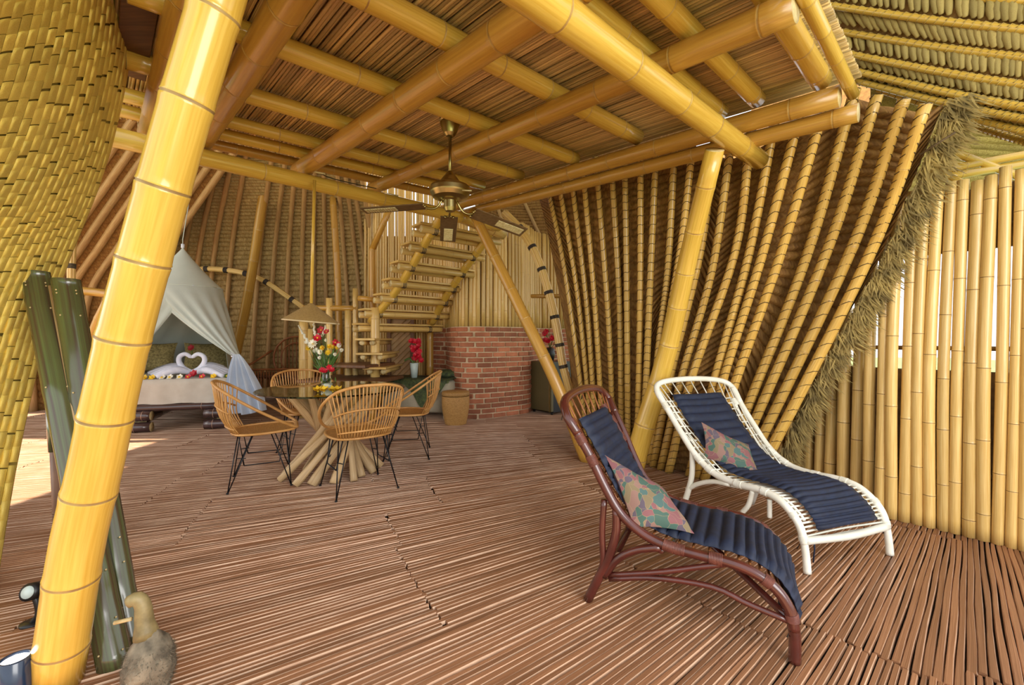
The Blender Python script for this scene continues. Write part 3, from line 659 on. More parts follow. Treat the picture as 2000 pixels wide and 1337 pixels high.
# ================================================================== LOUNGERS
random.seed(71)
def lounger(name, label, A, L, W, wid, rail_px, Pp, headup, mt, wrapm, spm, legs_px, braces_px, r, front_bar, cush, pil):
    """side rail traced in its own vertical plane, mirrored across the width"""
    o = empty(name, A, label, 'lounge chair')
    near = [onpl(x, y, A, L) for x, y in rail_px]; wv = W * wid; nn_ = len(near) - 1
    def hw(p):                                   # the back fans out a little
        return p
    far = [p + wv * (1 + Pp * max(0, 1 - i / nn_ / .38) ** 1.2) for i, p in enumerate(near)]; wh = wv * (1 + Pp)
    nr = cr(near, 60); fr = cr(far, 60)
    up = (near[0] - near[1]).normalized()
    hd = cr([near[1], near[0], near[0] + up * headup * .75 + wh * .12, near[0] + up * headup + wh * .5, far[0] + up * headup * .75 - wh * .12, far[0], far[1]], 36)
    tb('side_rail', nr, r, mt, o, 10); tb('side_rail', fr, r, mt, o, 10); tb('head_rail', hd, r * 1.05, mt, o, 10)
    tb('inner_rail', [p + wv * .09 + V((0, 0, -.01)) for p in nr[4:52]], r * .45, mt, o, 6); tb('inner_rail', [p - wv * .09 + V((0, 0, -.01)) for p in fr[4:52]], r * .45, mt, o, 6)
    # cross canes that carry the seat
    N_ = front_bar
    f = linef(near)
    for k in range(N_[0]):
        v = .07 + (N_[1] - .07) * k / (N_[0] - 1); p = f(v); q = p + wv
        T = (f(v + .01) - f(v - .01)).normalized(); dn = T.cross(W).normalized(); dn = dn if dn.z < 0 else -dn
        tb('seat_cane', [p, p.lerp(q, .5) + dn * .02, q], .0055, spm, o, 5, 6)
    # upright spindles of the back
    for k in range(15):
        t = (k + .5) / 15; top = linef(hd[4:33])(t); v = .40; b_ = f(v) + wv * (.05 + .9 * t)
        nb = W.cross(up).normalized(); nb = -nb if nb.dot(L) > 0 else nb; mid = top.lerp(b_, .5) + nb * .035; b_ = b_ + nb * .012
        tb('spindle', [top, mid, b_], .0042, spm, o, 5, 6)
    for lst, sh in ((legs_px, V((0, 0, 0))), (legs_px, wv)):
        for leg in lst:
            rad = leg[0]; P = [onpl(x, y, A, L) + sh for x, y in leg[1:]]
            if P[-1].z < .06: P[-1].z = rad * .2
            tb('leg', P, [rad, rad * 1.1], mt, o, 10, 14)
    for bz in braces_px:
        rad, sa, sb = bz[0], bz[1], bz[2]; pts = bz[3:]; P = []
        for i, (x, y) in enumerate(pts): P.append(onpl(x, y, A, L) + wv * (sa + (sb - sa) * i / (len(pts) - 1)))
        tb('brace', P, rad, mt, o, 8, 14)
    m = MB()
    for v in wrapm[1:]:
        for base in (f, lambda t: f(t) + wv):
            for k in range(9):
                p = base(v + k * .0035); q = base(v + k * .0035 + .003); m.tube([p, q], r * 1.16, 10)
    m.build('cane_wrapping', wrapm[0], o, kind='stuff')
    return o, near, wv, f, hd
A1, A2 = fl(1148, 1172), fl(1552, 1294); L1 = (A2 - A1).normalized(); W1 = V((-L1.y, L1.x, 0))
rail1 = [(1108, 812), (1128, 846), (1154, 893), (1180, 947), (1209, 998), (1248, 1036), (1295, 1062), (1354, 1080), (1423, 1097), (1474, 1118), (1516, 1150), (1543, 1192), (1551, 1230)]
lo1, near1, wv1, f1, hd1 = lounger('lounge_chair', 'dark maroon rattan lounge chair in front, with curved legs and cane wrapping', A1, L1, W1, .52, rail1, .30, .10, 'maroon',
    ('maroonl', .02, .09, .16, .50, .53, .62, .78, .93), 'rattan2',
    [(.019, (1204, 992), (1203, 1040), (1185, 1098), (1168, 1130), (1148, 1172)), (.014, (1180, 975), (1176, 1040), (1178, 1095), (1172, 1118)), (.019, (1545, 1205), (1552, 1240), (1552, 1294))],
    [(.017, 0, 0, (1180, 1125), (1205, 1092), (1240, 1074), (1290, 1068)), (.012, 0, 0, (1190, 1122), (1290, 1116), (1370, 1106), (1425, 1100)),
     (.012, 0, 0, (1190, 1130), (1280, 1128), (1390, 1145), (1460, 1178), (1546, 1214)), (.014, .0, 1, (1290, 1074), (1292, 1116), (1300, 1118)), (.014, .9, 0, (1260, 1050), (1400, 1130), (1545, 1212)), (.013, 0, 1, (1175, 1118), (1170, 1118))],
    .0205, (24, .97), None, None)
P2 = fl(1330, 1004); Q2 = fl(1577, 1120); L2 = (Q2 - P2).normalized(); W2 = V((.952, .304, 0))
rail2 = [(1283, 762), (1301, 794), (1329, 842), (1360, 890), (1395, 924), (1436, 943), (1480, 955), (1517, 972), (1546, 1001), (1563, 1030), (1571, 1062)]
lo2, near2, wv2, f2, hd2 = lounger('lounge_chair', 'white painted rattan lounge chair behind the dark one, near the bamboo fence', P2, L2, W2, .606, rail2, .12, .09, 'white',
    ('white', .08, .3, .36, .5, .62, .8, .95), 'white',
    [(.017, (1352, 880), (1350, 935), (1330, 1004)), (.017, (1566, 1035), (1573, 1075), (1577, 1120))],
    [(.015, 0, 0, (1342, 955), (1362, 945), (1390, 940), (1425, 945)), (.014, 0, 0, (1470, 958), (1462, 985), (1450, 1000)), (.013, 0, 0, (1503, 975), (1503, 1010)), (.014, 0, 1, (1415, 944), (1480, 985), (1560, 1040)),
     (.020, 0, 1, (1572, 1056), (1576, 1062), (1572, 1058))], .0195, (34, .985), None, None)
def cushion(name, label, near, wv, v0, v1, w0, w1, rolls, lift, th, side=1, ov=0):
    f = linef(near); n = rolls * 6; top = []; bot = []
    for i in range(n + 1):
        t = i / n; v = v0 + (v1 - v0) * t; p = f(v); T = (f(v + .01) - f(v - .01)).normalized(); up = wv.normalized().cross(T); up = up if up.z > -.15 else -up
        if up.dot(V((0, 0, 1))) < 0 and abs(T.z) < .9: up = -up
        q = abs(math.sin(math.pi * t * rolls)) ** .55; h = th * (.35 + .65 * q); rt, rb = [], []
        for j in range(9):
            s_ = j / 8; e = min(1, math.sin(math.pi * s_) * 3) ** .5 if 0 < s_ < 1 else .15
            w = w0 + (w1 - w0) * s_ + .006 * math.sin(i * .9 + j)
            b_ = p + wv * w + up * lift - up * .012 * math.sin(math.pi * s_)
            rt.append(b_ + up * h * e); rb.append(b_)
        top.append(rt); bot.append(rb)
    m = MB(); G = [[*a, *reversed(c)] for a, c in zip(top, bot)]; m.grid(G, 0, True)
    e0 = len(m.v)
    for g in (G[0], G[-1]):
        c = sum(g, V((0, 0, 0))) / len(g); m.v.append(c); k = len(m.v) - 1; s0 = 0 if g is G[0] else (len(G) - 1) * 18
        for j in range(18): m.f.append((k, s0 + j, s0 + (j + 1) % 18)); m.m.append(0)
    o = m.build(name, 'navy', None, org=f((v0 + v1) / 2) + wv * .5, label=label, cat='cushion'); return o
c1 = cushion('lounger_cushion', 'navy quilted cushion draped along the dark maroon lounge chair', near1, wv1, .035, 1.0, .10, .92, 27, .018, .030)
c2 = cushion('lounger_cushion', 'navy quilted cushion on the white lounge chair, ending before its foot', near2, wv2, .04, .93, .14, .86, 27, .018, .026)
def ties(o, pts):
    for p in pts:
        m = MB()
        for a in range(4): m.tube([p, p + V((rr(-.03, .03), rr(-.03, .03), -.02 - .05 * R()))], .0028, 4)
        for a in range(3): m.tube([p + V((math.cos(q) * .017, math.sin(q) * .006, math.sin(q) * .017)) for q in (0, 1, 2, 3, 4, 5, 6.28)], .003, 4)
        m.build('cord_tie', 'cord', o)
ties(c1, [hd1[9], hd1[19], f1(.985) + wv1 * .02]); ties(c2, [hd2[8], hd2[26], f2(.96), f2(.96) + wv2])
for o, p in ((c2, f2(.97) + wv2 * .12),): tb('hanging_tie', [p, p + V((.004, 0, -.06)), p + V((-.003, 0, -.13))], .004, 'navy', o, 5)
def throw_pillow(name, label, c, X, Y, sx, sy, th, m_, cat='pillow', bend=0, parent=None):
    X, Y = X.normalized(), Y.normalized(); Z = X.cross(Y).normalized(); Gt, Gb = [], []; n = 12
    for i in range(n + 1):
        a = i / n * 2 - 1; rt, rb = [], []
        for j in range(n + 1):
            b_ = j / n * 2 - 1; k = 1 - .10 * (1 - a * a) * abs(b_) ** 3 ; k2 = 1 - .10 * (1 - b_ * b_) * abs(a) ** 3
            h = th * ((1 - a ** 4) * (1 - b_ ** 4)) ** .6 * .5; wr_ = .004 * math.sin(a * 9 + b_ * 7)
            p = c + X * (a * sx / 2 * k2) + Y * (b_ * sy / 2 * k) + Z * (bend * (a * a) - bend * .3)
            rt.append(p + Z * (h + wr_ * (1 - a * a))); rb.append(p - Z * h)
        Gt.append(rt); Gb.append(rb)
    m = MB(); m.grid(Gt); m.grid(Gb)
    return m.build(name, m_, None, org=c, label=label, cat=cat)
def quad_pillow(name, label, q, th, m_, bulge):
    """four corners (3-D), soft square pillow"""
    a, b_, c, d = q; Z = (b_ - a).cross(d - a).normalized(); Z = Z if Z.dot(bulge) > 0 else -Z; Gt, Gb = [], []; n = 12
    for i in range(n + 1):
        u = i / n; rt, rb = [], []
        for j in range(n + 1):
            v = j / n; uu = u + (0.5 - u) * .10 * math.sin(math.pi * v) * (1 if u in (0, 1) else 1) * abs(2 * u - 1) ; vv = v + (0.5 - v) * .10 * math.sin(math.pi * u) * abs(2 * v - 1)
            p = a.lerp(b_, uu).lerp(d.lerp(c, uu), vv); h = th * .5 * ((1 - (2 * u - 1) ** 4) * (1 - (2 * v - 1) ** 4)) ** .6
            rt.append(p + Z * (h + .003 * math.sin(9 * u + 7 * v))); rb.append(p - Z * h)
        Gt.append(rt); Gb.append(rb)
    m = MB(); m.grid(Gt); m.grid(Gb); return m.build(name, m_, None, org=(a + b_ + c + d) / 4, label=label, cat='pillow')
def onw(px, py, A, L, wv, w): p = onpl(px, py, A + wv * w, L); return p.lerp(V((0, 0, CH)), .075 / p.length)
upb = (near1[1] - near1[5]).normalized()
quad_pillow('throw_pillow', 'faded floral pillow leaning on the back of the dark maroon lounge chair',
    [onw(1181, 888, A1, L1, wv1, .30), onw(1292, 952, A1, L1, wv1, .66), onw(1357, 1042, A1, L1, wv1, .34), onw(1238, 1030, A1, L1, wv1, .12)], .09, 'floral', V((.4, -.3, 1)))
quad_pillow('throw_pillow', 'faded floral pillow leaning on the back of the white lounge chair',
    [onw(1370, 824, P2, L2, wv2, .22), onw(1462, 868, P2, L2, wv2, .80), onw(1492, 946, P2, L2, wv2, .55), onw(1376, 892, P2, L2, wv2, .16)], .10, 'floral', V((0, -.5, 1)))

# ================================================================== DINING TABLE
random.seed(81)
TC = V((-1.56, 3.76, 0)); tbl = empty('dining_table', TC, 'round glass dining table on a sheaf of crossed peeled branches', 'table')
m = MB(); sharp(m, [(.001, .738), (.60, .738), (.605, .741), (.605, .747), (.60, .75), (.001, .75)], TC, 96); m.build('glass_top', 'glass', tbl)
for k in range(15):
    a = 2 * math.pi * k / 15 + rr(-.12, .12); a2 = a + 2.3 + rr(-.25, .25); r1, r2 = rr(.28, .42), rr(.30, .44); z1 = .735
    p0 = TC + V((math.cos(a) * r1, math.sin(a) * r1, .012)); p1 = TC + V((math.cos(a2) * r2, math.sin(a2) * r2, z1)); rd = rr(.027, .040)
    m = MB(); P = [p0, p0.lerp(p1, .3) + V((rr(-.01, .01), rr(-.01, .01), 0)), p0.lerp(p1, .7), p1]; P = cr(P, 12); m.tube(P, [rd * (1.05 - .2 * i / 12 + .05 * math.sin(i * 1.7)) for i in range(13)], 9)
    m.v = [V((v.x, v.y, max(.001, min(.737, v.z)))) for v in m.v]; m.build('branch_leg', 'drift', tbl)

# ================================================================== DINING CHAIRS (facing +Y in their own frame)
def make_chair():
    o = empty('dining_chair', (0, 0, 0))
    rim = cr([(0, .25, .455), (.17, .235, .46), (.27, .08, .56), (.305, -.10, .68), (.25, -.26, .79), (.12, -.33, .835), (0, -.345, .84), (-.12, -.33, .835), (-.25, -.26, .79), (-.305, -.10, .68), (-.27, .08, .56), (-.17, .235, .46), (0, .25, .455)], 60)
    tb('rim', rim, .0115, 'rattan', o, 8)
    fr = lambda t: linef(rim)(t)
    srim = cr([(0, .24, .445), (.17, .22, .445), (.235, .05, .44), (.21, -.13, .435), (.12, -.2, .435), (0, -.215, .435), (-.12, -.2, .435), (-.21, -.13, .435), (-.235, .05, .44), (-.17, .22, .445), (0, .24, .445)], 40)
    tb('seat_rim', srim, .010, 'rattan', o, 7)
    m = MB(); c = V((0, 0, .437)); G = [[c + (p - c) * k + V((0, 0, -.012 * (1 - k * k))) for p in srim] for k in (0, .35, .7, 1)]; m.grid(G); G2 = [[p + V((0, 0, -.008)) for p in g] for g in G]; m.grid(G2); m.build('seat', 'seat', o)
    sf = linef(srim)
    for k in range(23):
        t = k / 22; top = fr(.30 + .40 * t); bt = sf(.32 + .36 * t)
        md = top.lerp(bt, .55) + V((0, -.03, -.02)); tb('back_rod', [top, md, bt], .0052, 'rattan', o, 5, 7)
    for h, k in ((.38, 1), (.80, 1)):
        pts = []
        for j in range(13):
            t = j / 12; top = fr(.30 + .40 * t); bt = sf(.32 + .36 * t); md = top.lerp(bt, .55) + V((0, -.03, -.02)); pts.append(cr([top, md, bt], 20)[int(h * 20)] + V((0, -.006, 0)))
        tb('back_band', pts, .0075, 'rattan', o, 6)
    for sx in (-1, 1):
        for sy in (-1, 1):
            ft = V((sx * .235, sy * .215 - .01, .004)); m = MB()
            m.tube([V((sx * .17, sy * .06, .43)), ft], .0048, 6); m.tube([V((sx * .13, sy * .165, .43)), ft], .0048, 6)
            m.tube([V((sx * .19, sy * .11, .25)), V((sx * .165, sy * .17, .25))], .004, 5)
            m.tube([ft, ft + V((0, 0, .012))], .009, 8); m.build('leg', 'iron', o)
    m = MB()
    for sx in (-1, 1): m.tube([V((sx * .205, -.12, .2)), V((sx * .17, -.16, .425)), V((sx * .17, .16, .425)), V((sx * .205, .12, .2)), V((sx * .205, -.12, .2))], .005, 6)
    for sy in (-1, 1): m.tube([V((-.17, sy * .16, .425)), V((.17, sy * .16, .425))], .005, 6)
    m.build('under_frame', 'iron', o)
    return o
ch = make_chair(); G_ = 'rattan chairs around the glass table'
for i, (x, y, a, lab) in enumerate(((-2.06, 3.56, 28, 'honey rattan chair seen side-on between the bed and the glass table'), (-1.22, 3.42, 128, 'honey rattan chair with its slatted back turned to the camera'),
        (-1.07, 4.38, 190, 'honey rattan chair beside the woven basket, facing the glass table'), (-2.10, 4.42, -48, 'reddish rattan chair behind the glass table, facing the camera'))):
    o = ch if i == 0 else copy_tree(ch)
    o.location = (x, y, 0); o.rotation_euler = (0, 0, math.radians(a - 90)); o['label'] = lab; o['category'] = 'chair'; o['group'] = G_

# ================================================================== FLOWERS
def petals(m, c, r, nrm, n=5, mi=0, cup=.35, fat=.42):
    nrm = nrm.normalized(); a = nrm.orthogonal().normalized(); b_ = nrm.cross(a)
    for k in range(n):
        q = 2 * math.pi * k / n + rr(-.1, .1); d = a * math.cos(q) + b_ * math.sin(q); s_ = nrm.cross(d); b0 = len(m.v)
        m.v += [c, c + d * r * .55 + s_ * r * fat + nrm * r * cup * .5, c + d * r + nrm * r * cup, c + d * r * .55 - s_ * r * fat + nrm * r * cup * .5]; m.f.append((b0, b0 + 1, b0 + 2, b0 + 3)); m.m.append(mi)
def ball(m, c, r, mi=0, n=6): m.lathe([(.001, -r), (r * .7, -r * .7), (r, 0), (r * .7, r * .7), (.001, r)], c, n, mi)
random.seed(91)
def bloom(parent, c, kind, r):
    m = MB(); nr = V((rr(-.4, .4), -1, rr(.0, .8)))
    if kind == 'mum':
        for k in range(4): petals(m, c + nr.normalized() * (.004 * k), r * (1 - .16 * k), nr, 11, 0, .2 + .25 * k, .16)
    else:
        for k in range(2): petals(m, c + nr.normalized() * .004 * k, r * (1 - .25 * k), nr, 6, 0, .35 + .3 * k, .42)
    ball(m, c + nr.normalized() * .006, r * .22, 1, 6)
    return m
TV = at(637, 744, 3.72); TV.z = .75
vase = empty('flower_vase', TV, 'tall mixed bouquet of white, yellow and red flowers under the lamp', 'flowers')
m = MB(); m.lathe([(.001, 0), (.036, .001), (.042, .04), (.036, .10), (.030, .13), (.034, .15)], TV + V((-.012, .03, 0)), 16); m.build('vase', 'glass', vase)
Yv = 3.72
for px, py, k, mt_, r_ in ((612, 672, 'mum', 'wht', .05), (602, 680, 'mum', 'yel', .026), (617, 684, 'mum', 'wht', .03), (626, 687, 'mum', 'wht', .03), (630, 680, 'mum', 'yel', .03), (641, 688, 'mum', 'yel', .03), (643, 677, 'mum', 'yel', .03), (652, 677, 'mum', 'yel', .028),
        (663, 674, 'mum', 'wht', .026), (668, 684, 'mum', 'wht', .022), (655, 692, 'mum', 'wht', .02), (625, 698, 'mum', 'wht', .02), (620, 660, 'b', 'red', .038), (628, 645, 'b', 'pink', .042), (638, 648, 'b', 'pink', .03), (656, 669, 'b', 'red', .036), (662, 672, 'b', 'red', .025),
        (630, 655, 'b', 'wht', .018), (636, 664, 'b', 'wht', .016), (598, 668, 'b', 'wht', .018), (621, 654, 'b', 'wht', .016), (659, 679, 'mum', 'yel', .022)):
    c = at(px, py, Yv + rr(-.05, .05)); m = bloom(vase, c, k, r_); 
    m.tube(cr([TV + V((-.01, .03, .12)), (TV + c) / 2 + V((rr(-.02, .02), 0, .03)), c], 8), .0022, 4, mi=2); m.build('flower', [mt_, 'yel', 'leaf'], vase)
for (x0, y0), (x1, y1) in (((601, 668), (584, 636)), ((616, 662), (612, 631)), ((633, 650), (636, 636))):
    m = MB(); P = cr([TV + V((-.01, .03, .12)), at(x0, y0, Yv), at(x1, y1, Yv)], 14); m.tube(P[:11], .002, 4, mi=1)
    for k in range(12): t = k / 11; p = at(x0 + (x1 - x0) * t, y0 + (y1 - y0) * t, Yv); ball(m, p + V((rr(-.006, .006), 0, 0)), .013 * (1.1 - .5 * t), 0, 6)
    m.build('flower_spike', ['wht', 'leaf'], vase)
m = MB()
for k in range(60):
    c = at(rr(612, 662), rr(690, 722), Yv); b0 = len(m.v); d = (c - (TV + V((0, 0, .1)))).normalized(); s_ = V((rr(-1, 1), rr(-1, 1), 0)).normalized() * .008
    m.v += [c - d * .045, c + s_, c + d * .05, c - s_]; m.f.append((b0, b0 + 1, b0 + 2, b0 + 3)); m.m.append(0)
for k in range(16): m.tube([TV + V((rr(-.02, .01), .03, .04)), at(rr(615, 655), rr(695, 712), Yv)], .002, 4)
m.build('foliage', 'leaf', vase, kind='stuff')
BP = at(640, 746, 3.66); BP.z = .75
bowl = empty('flower_pot', BP, 'small white pot of red blossoms at the foot of the tall bouquet', 'flowers')
m = MB(); m.lathe([(.001, 0), (.030, .001), (.037, .03), (.040, .05), (.036, .05), (.03, .02)], BP, 16); m.build('pot', 'potw', bowl)
for px, py in ((629, 722), (643, 717), (636, 724), (648, 722)): m = bloom(bowl, at(px, py, 3.64), 'b', .028); m.build('flower', ['red', 'red', 'leaf'], bowl)
m = MB()
for k in range(26):
    c = BP + V((rr(-.06, .06), rr(-.04, .03), rr(.045, .10))); b0 = len(m.v); s_ = V((rr(-1, 1), rr(-1, 1), rr(-.3, .3))).normalized(); t_ = s_.cross(V((0, 0, 1))) * .012
    m.v += [c - s_ * .03, c + t_, c + s_ * .03, c - t_]; m.f.append((b0, b0 + 1, b0 + 2, b0 + 3)); m.m.append(0)
m.build('foliage', 'leaf', bowl, kind='stuff')
for i, (px, lab) in enumerate(((621, 'yellow blossom on the glass, leftmost of the four'), (633, 'yellow blossom on the glass, second from the left of four'), (650, 'yellow blossom on the glass, third from the left of four'), (660, 'yellow blossom on the glass, rightmost of the four'))):
    c = at(px, 755, 3.42); c.z = .753; m = MB()
    for k in range(3): petals(m, c + V((0, 0, .008 + .006 * k)), .036, V((0, -.35, 1)), 5, 0, .75, .42)
    ball(m, c + V((0, 0, .01)), .009, 1); m.build('blossom', ['yel', 'yel'], None, org=c, label=lab, cat='flower', group='blossoms on the glass table')

# ================================================================== PENDANT LAMP AND CEILING FAN
LP = at(608, 592, 3.50); pl = empty('pendant_lamp', LP, 'conical woven lamp shade hanging over the glass table on a yellow cane', 'lamp')
top = at(614.5, 352, 3.50)
tb('hanging_cane', [LP + V((0, 0, .0)), top], .0125, 'bam', pl, 8)
m = MB(); tl = V((.0, 0, 0)); prof = [(.012, .0), (.06, -.035), (.13, -.085), (.20, -.135), (.212, -.15)]
G = []
for r_, z in prof: G.append([LP + V((r_ * math.cos(2 * math.pi * j / 32), r_ * math.sin(2 * math.pi * j / 32), z - r_ * math.cos(2 * math.pi * j / 32) * .085)) for j in range(32)])
m.grid(G, 0, True); m.build('shade', 'shade', pl)
m = MB(); m.tube([LP + V((.212 * math.cos(2 * math.pi * j / 32), .212 * math.sin(2 * math.pi * j / 32), -.15 - .212 * math.cos(2 * math.pi * j / 32) * .085)) for j in range(33)], .006, 6); m.build('shade_rim', 'shadelit', pl)
FO = V((at(879, 238, 3.16).x, 3.16, 0)); X0, Y0 = FO.x, FO.y
fan = empty('ceiling_fan', V((X0, Y0, 2.05)), 'antique brass ceiling fan with cane-inlaid wooden blades', 'fan')
m = MB(); m.lathe([(.001, 2.80), (.075, 2.80), (.078, 2.775), (.070, 2.765), (.074, 2.755), (.066, 2.73), (.050, 2.69), (.028, 2.665), (.001, 2.66)], (X0, Y0, 0), 28) if 0 else sharp(m, [(.001, 2.80), (.072, 2.80), (.078, 2.79), (.078, 2.775), (.070, 2.768), (.074, 2.758), (.070, 2.745), (.060, 2.72), (.045, 2.685), (.028, 2.665), (.001, 2.66)], (X0, Y0, 0)); m.build('canopy', 'brass', fan)
tb('rod', [V((X0, Y0, 2.67)), V((X0, Y0, 2.36))], .011, 'brass', fan, 10)
m = MB(); m.lathe([(.001, 2.40), (.025, 2.395), (.034, 2.375), (.05, 2.355), (.053, 2.345), (.062, 2.335), (.066, 2.322), (.10, 2.315), (.138, 2.30), (.145, 2.285), (.145, 2.245), (.135, 2.235), (.12, 2.215), (.07, 2.20), (.045, 2.195), (.042, 2.13), (.030, 2.105), (.001, 2.10)], (X0, Y0, 0), 32) if 0 else sharp(m, [(.001, 2.41), (.022, 2.405), (.034, 2.385), (.046, 2.37), (.050, 2.36), (.055, 2.36), (.060, 2.345), (.065, 2.345), (.070, 2.33), (.078, 2.32), (.12, 2.305), (.142, 2.295), (.147, 2.28), (.147, 2.25), (.142, 2.24), (.125, 2.215), (.085, 2.20), (.055, 2.198), (.046, 2.19), (.044, 2.14), (.034, 2.115), (.001, 2.11)], (X0, Y0, 0)); m.build('motor_housing', 'brass', fan)
for k in range(3):
    a = math.radians((30, 100, 178)[k]) ; d = V((math.cos(a), math.sin(a), 0)); s_ = V((-d.y, d.x, 0)); c0 = V((X0, Y0, 2.185))
    dr_ = (-.20, -.20, -.06)[k]; c0 = c0 + V((0, 0, 0)); d = (d + V((0, 0, dr_))).normalized(); ti = (s_ + V((0, 0, (-.28, .02, .0)[k]))).normalized()
    m = MB(); m.tube(cr([c0 + d * .055 + V((0, 0, .02)), c0 + d * .10 - V((0, 0, .035)), c0 + d * .15 - V((0, 0, .04)), c0 + d * .19 - V((0, 0, .02))], 10), .008, 7); m.tube([c0 + d * .19 - ti * .04 - V((0, 0, .02)), c0 + d * .19 + ti * .04 - V((0, 0, .02))], .007, 6)
    for e in (-1, 1): ball(m, c0 + d * .18 + ti * .03 * e - V((0, 0, .03)), .010)
    arm_ = m.build('blade_arm', 'brass', fan)
    drop = V((0, 0, -.02)); m = MB(); L = .46
    m.box(c0 + d * (.19 + L / 2) + drop, (L, .135, .007), d, ti, bev=.002); bl = m.build('blade', 'blade', fan, smooth=False)
    m = MB(); m.box(c0 + d * (.19 + L * .70) + drop - V((0, 0, .0045)), (L * .50, .075, .004), d, ti, bev=.001); 
    for q in range(12): m.box(c0 + d * (.19 + L * (.47 + .45 * q / 11)) + drop - V((0, 0, .0075)), (.006, .068, .003), d, ti)
    m.build('cane_inlay', 'cane', bl, smooth=False)
tb('pull_chain', [V((X0 + .1, Y0 - .1, 2.235)), V((X0 + .17, Y0 - .12, 2.225))], .005, 'cane', fan, 5)

# ================================================================== BED
random.seed(101)
BF, BG = V((.96, .28, 0)), V((-.42, .907, 0)); BR_ = V((-3.75, 5.72, 0)); BL_ = BR_ - BF * 1.62
bed = empty('bed', BL_ + BF * .8 + BG, 'low bed on a black bamboo frame with a pale linen skirt', 'bed')
m = MB()
G = []
for z, o_ in ((.66, .0), (.655, .012), (.58, .014), (.45, .012), (.345, .016)):
    ring = []; n = 30
    for (p, q, nn) in ((BL_, BR_, -BG), (BR_, BR_ + BG * 1.95, BF), (BR_ + BG * 1.95, BL_ + BG * 1.95, BG), (BL_ + BG * 1.95, BL_, -BF)):
        for k in range(n): t = k / n; w = .006 * math.sin(k * 1.3) * (0 if z > .6 else 1); x = p.lerp(q, t) + nn * (o_ + w); ring.append(V((x.x, x.y, z + (.008 * math.sin(k * .7) if z < .36 else 0))))
    G.append(ring)
c = BL_ + BF * .81 + BG; G.insert(0, [V((c.x, c.y, .662)).lerp(p, .3) for p in G[0]]); G.insert(0, [V((c.x, c.y, .662)).lerp(p, .01) for p in G[1]])
m.grid(G, 0, True); m.build('mattress', 'linen', bed)
for (p, q) in ((BL_, BR_), (BR_, BR_ + BG * 1.95), (BL_ + BG * 1.95, BR_ + BG * 1.95), (BL_, BL_ + BG * 1.95)):
    d = (q - p).normalized(); bamboo('frame_pole', [p - d * .06 + V((0, 0, .30)), q + d * .06 + V((0, 0, .30))], .046, .046, bed, 'dkbam', .9, 14, node='dknode')
for s_ in (.10, .62, 1.10, 1.52):
    q = BL_ + BF * s_
    if s_ in (.62, 1.52):
        for z in (.205, .065): bamboo('foot_log', [q - BG * .04 - BF * .18 + V((0, 0, z)), q - BG * .04 + BF * .14 + V((0, 0, z))], .062, .062, bed, 'dkbam', .2, 14, node='dknode')
for s_ in (.62, 1.52): bamboo('foot_log', [BL_ + BF * s_ + BG * 0.05 + V((0, 0, .13)), BL_ + BF * s_ + BG * 1.7 + V((0, 0, .13))], .06, .06, bed, 'dkbam', .5, 12, node='dknode')
for k, (s_, lab) in enumerate(((.38, 'gold brocade bed pillow at the left, partly behind the leaning pole'), (1.12, 'gold brocade bed pillow behind the towel swans'))):
    c = BL_ + BF * s_ + BG * 1.25 + V((0, 0, .90)); throw_pillow('bed_pillow', lab, c, BF, (V((0, 0, 1)) + BG * .35), .66, .46, .16, 'pilb')
def bedp(px, py, back): # point on the bed top a given distance behind the front edge, at that pixel column
    u = (px - 1000) / F; O = BL_ + BG * back; q = (u * O.y - O.x) / (BF.x - u * BF.y); p = O + BF * q; return V((p.x, p.y, CH + (HZ - py) / F * p.y))
for side, lab in ((-1, 'white towel folded as a swan, left of the heart shape'), (1, 'white towel folded as a swan, right of the heart shape')):
    neck = [(376, 728), (360, 720), (350, 707), (351, 696), (361, 691), (369, 694), (374, 699)]; neck = neck if side < 0 else [(752 - 3 - x, y) for x, y in neck]
    P = cr([bedp(x, y, .28) for x, y in neck], 24); base = bedp(376 + side * 10, 734, .3); base.z = .665
    sw_ = empty('towel_swan', base, lab, 'towel', 'towel swans on the bed')
    m = MB(); m.tube(P, [.034, *[.036 - .012 * i / 22 for i in range(22)], .014, .006], 10); m.build('neck', 'sheet', sw_)
    m = MB(); e0, e1 = (372, 290) if side < 0 else (380, 452); nf = 7
    for k in range(nf):
        t = k / (nf - 1); a = bedp(e0, 727 - 2 * t, .26); b_ = bedp(e1 - side * abs(t - .5) * 30, 736 - 15 * t if side < 0 else 735 - 18 * t, .05 + .42 * t); md = a.lerp(b_, .45) + V((0, 0, .055)); 
        b_.z = max(b_.z, .68); m.tube(cr([a, md, b_], 12), [.022 + .022 * math.sin(math.pi * i / 12) + .004 for i in range(13)], 8)
    m.build('folded_wing', 'sheet', sw_)
FW = [(282, 737, 'yel'), (297, 737, 'yel'), (317, 736, 'wht'), (332, 737, 'wht'), (351, 736, 'wht'), (368, 738, 'pink'), (395, 738, 'pink'), (417, 736, 'yel'), (444, 733, 'leaf'), (452, 731, 'yel')]
nm = {'yel': 'small yellow', 'wht': 'white frangipani', 'pink': 'small pink', 'leaf': 'greenish'}
pos_ = ('leftmost in the row along the bed edge', 'second from the left on the bed edge', 'third from the left on the bed edge', 'fourth from the left on the bed edge', 'just left of the swans heart', 'under the left swan neck', 'just right of the red blossom', 'before the right swan wing', 'next to last at the right bed edge', 'last at the right bed edge')
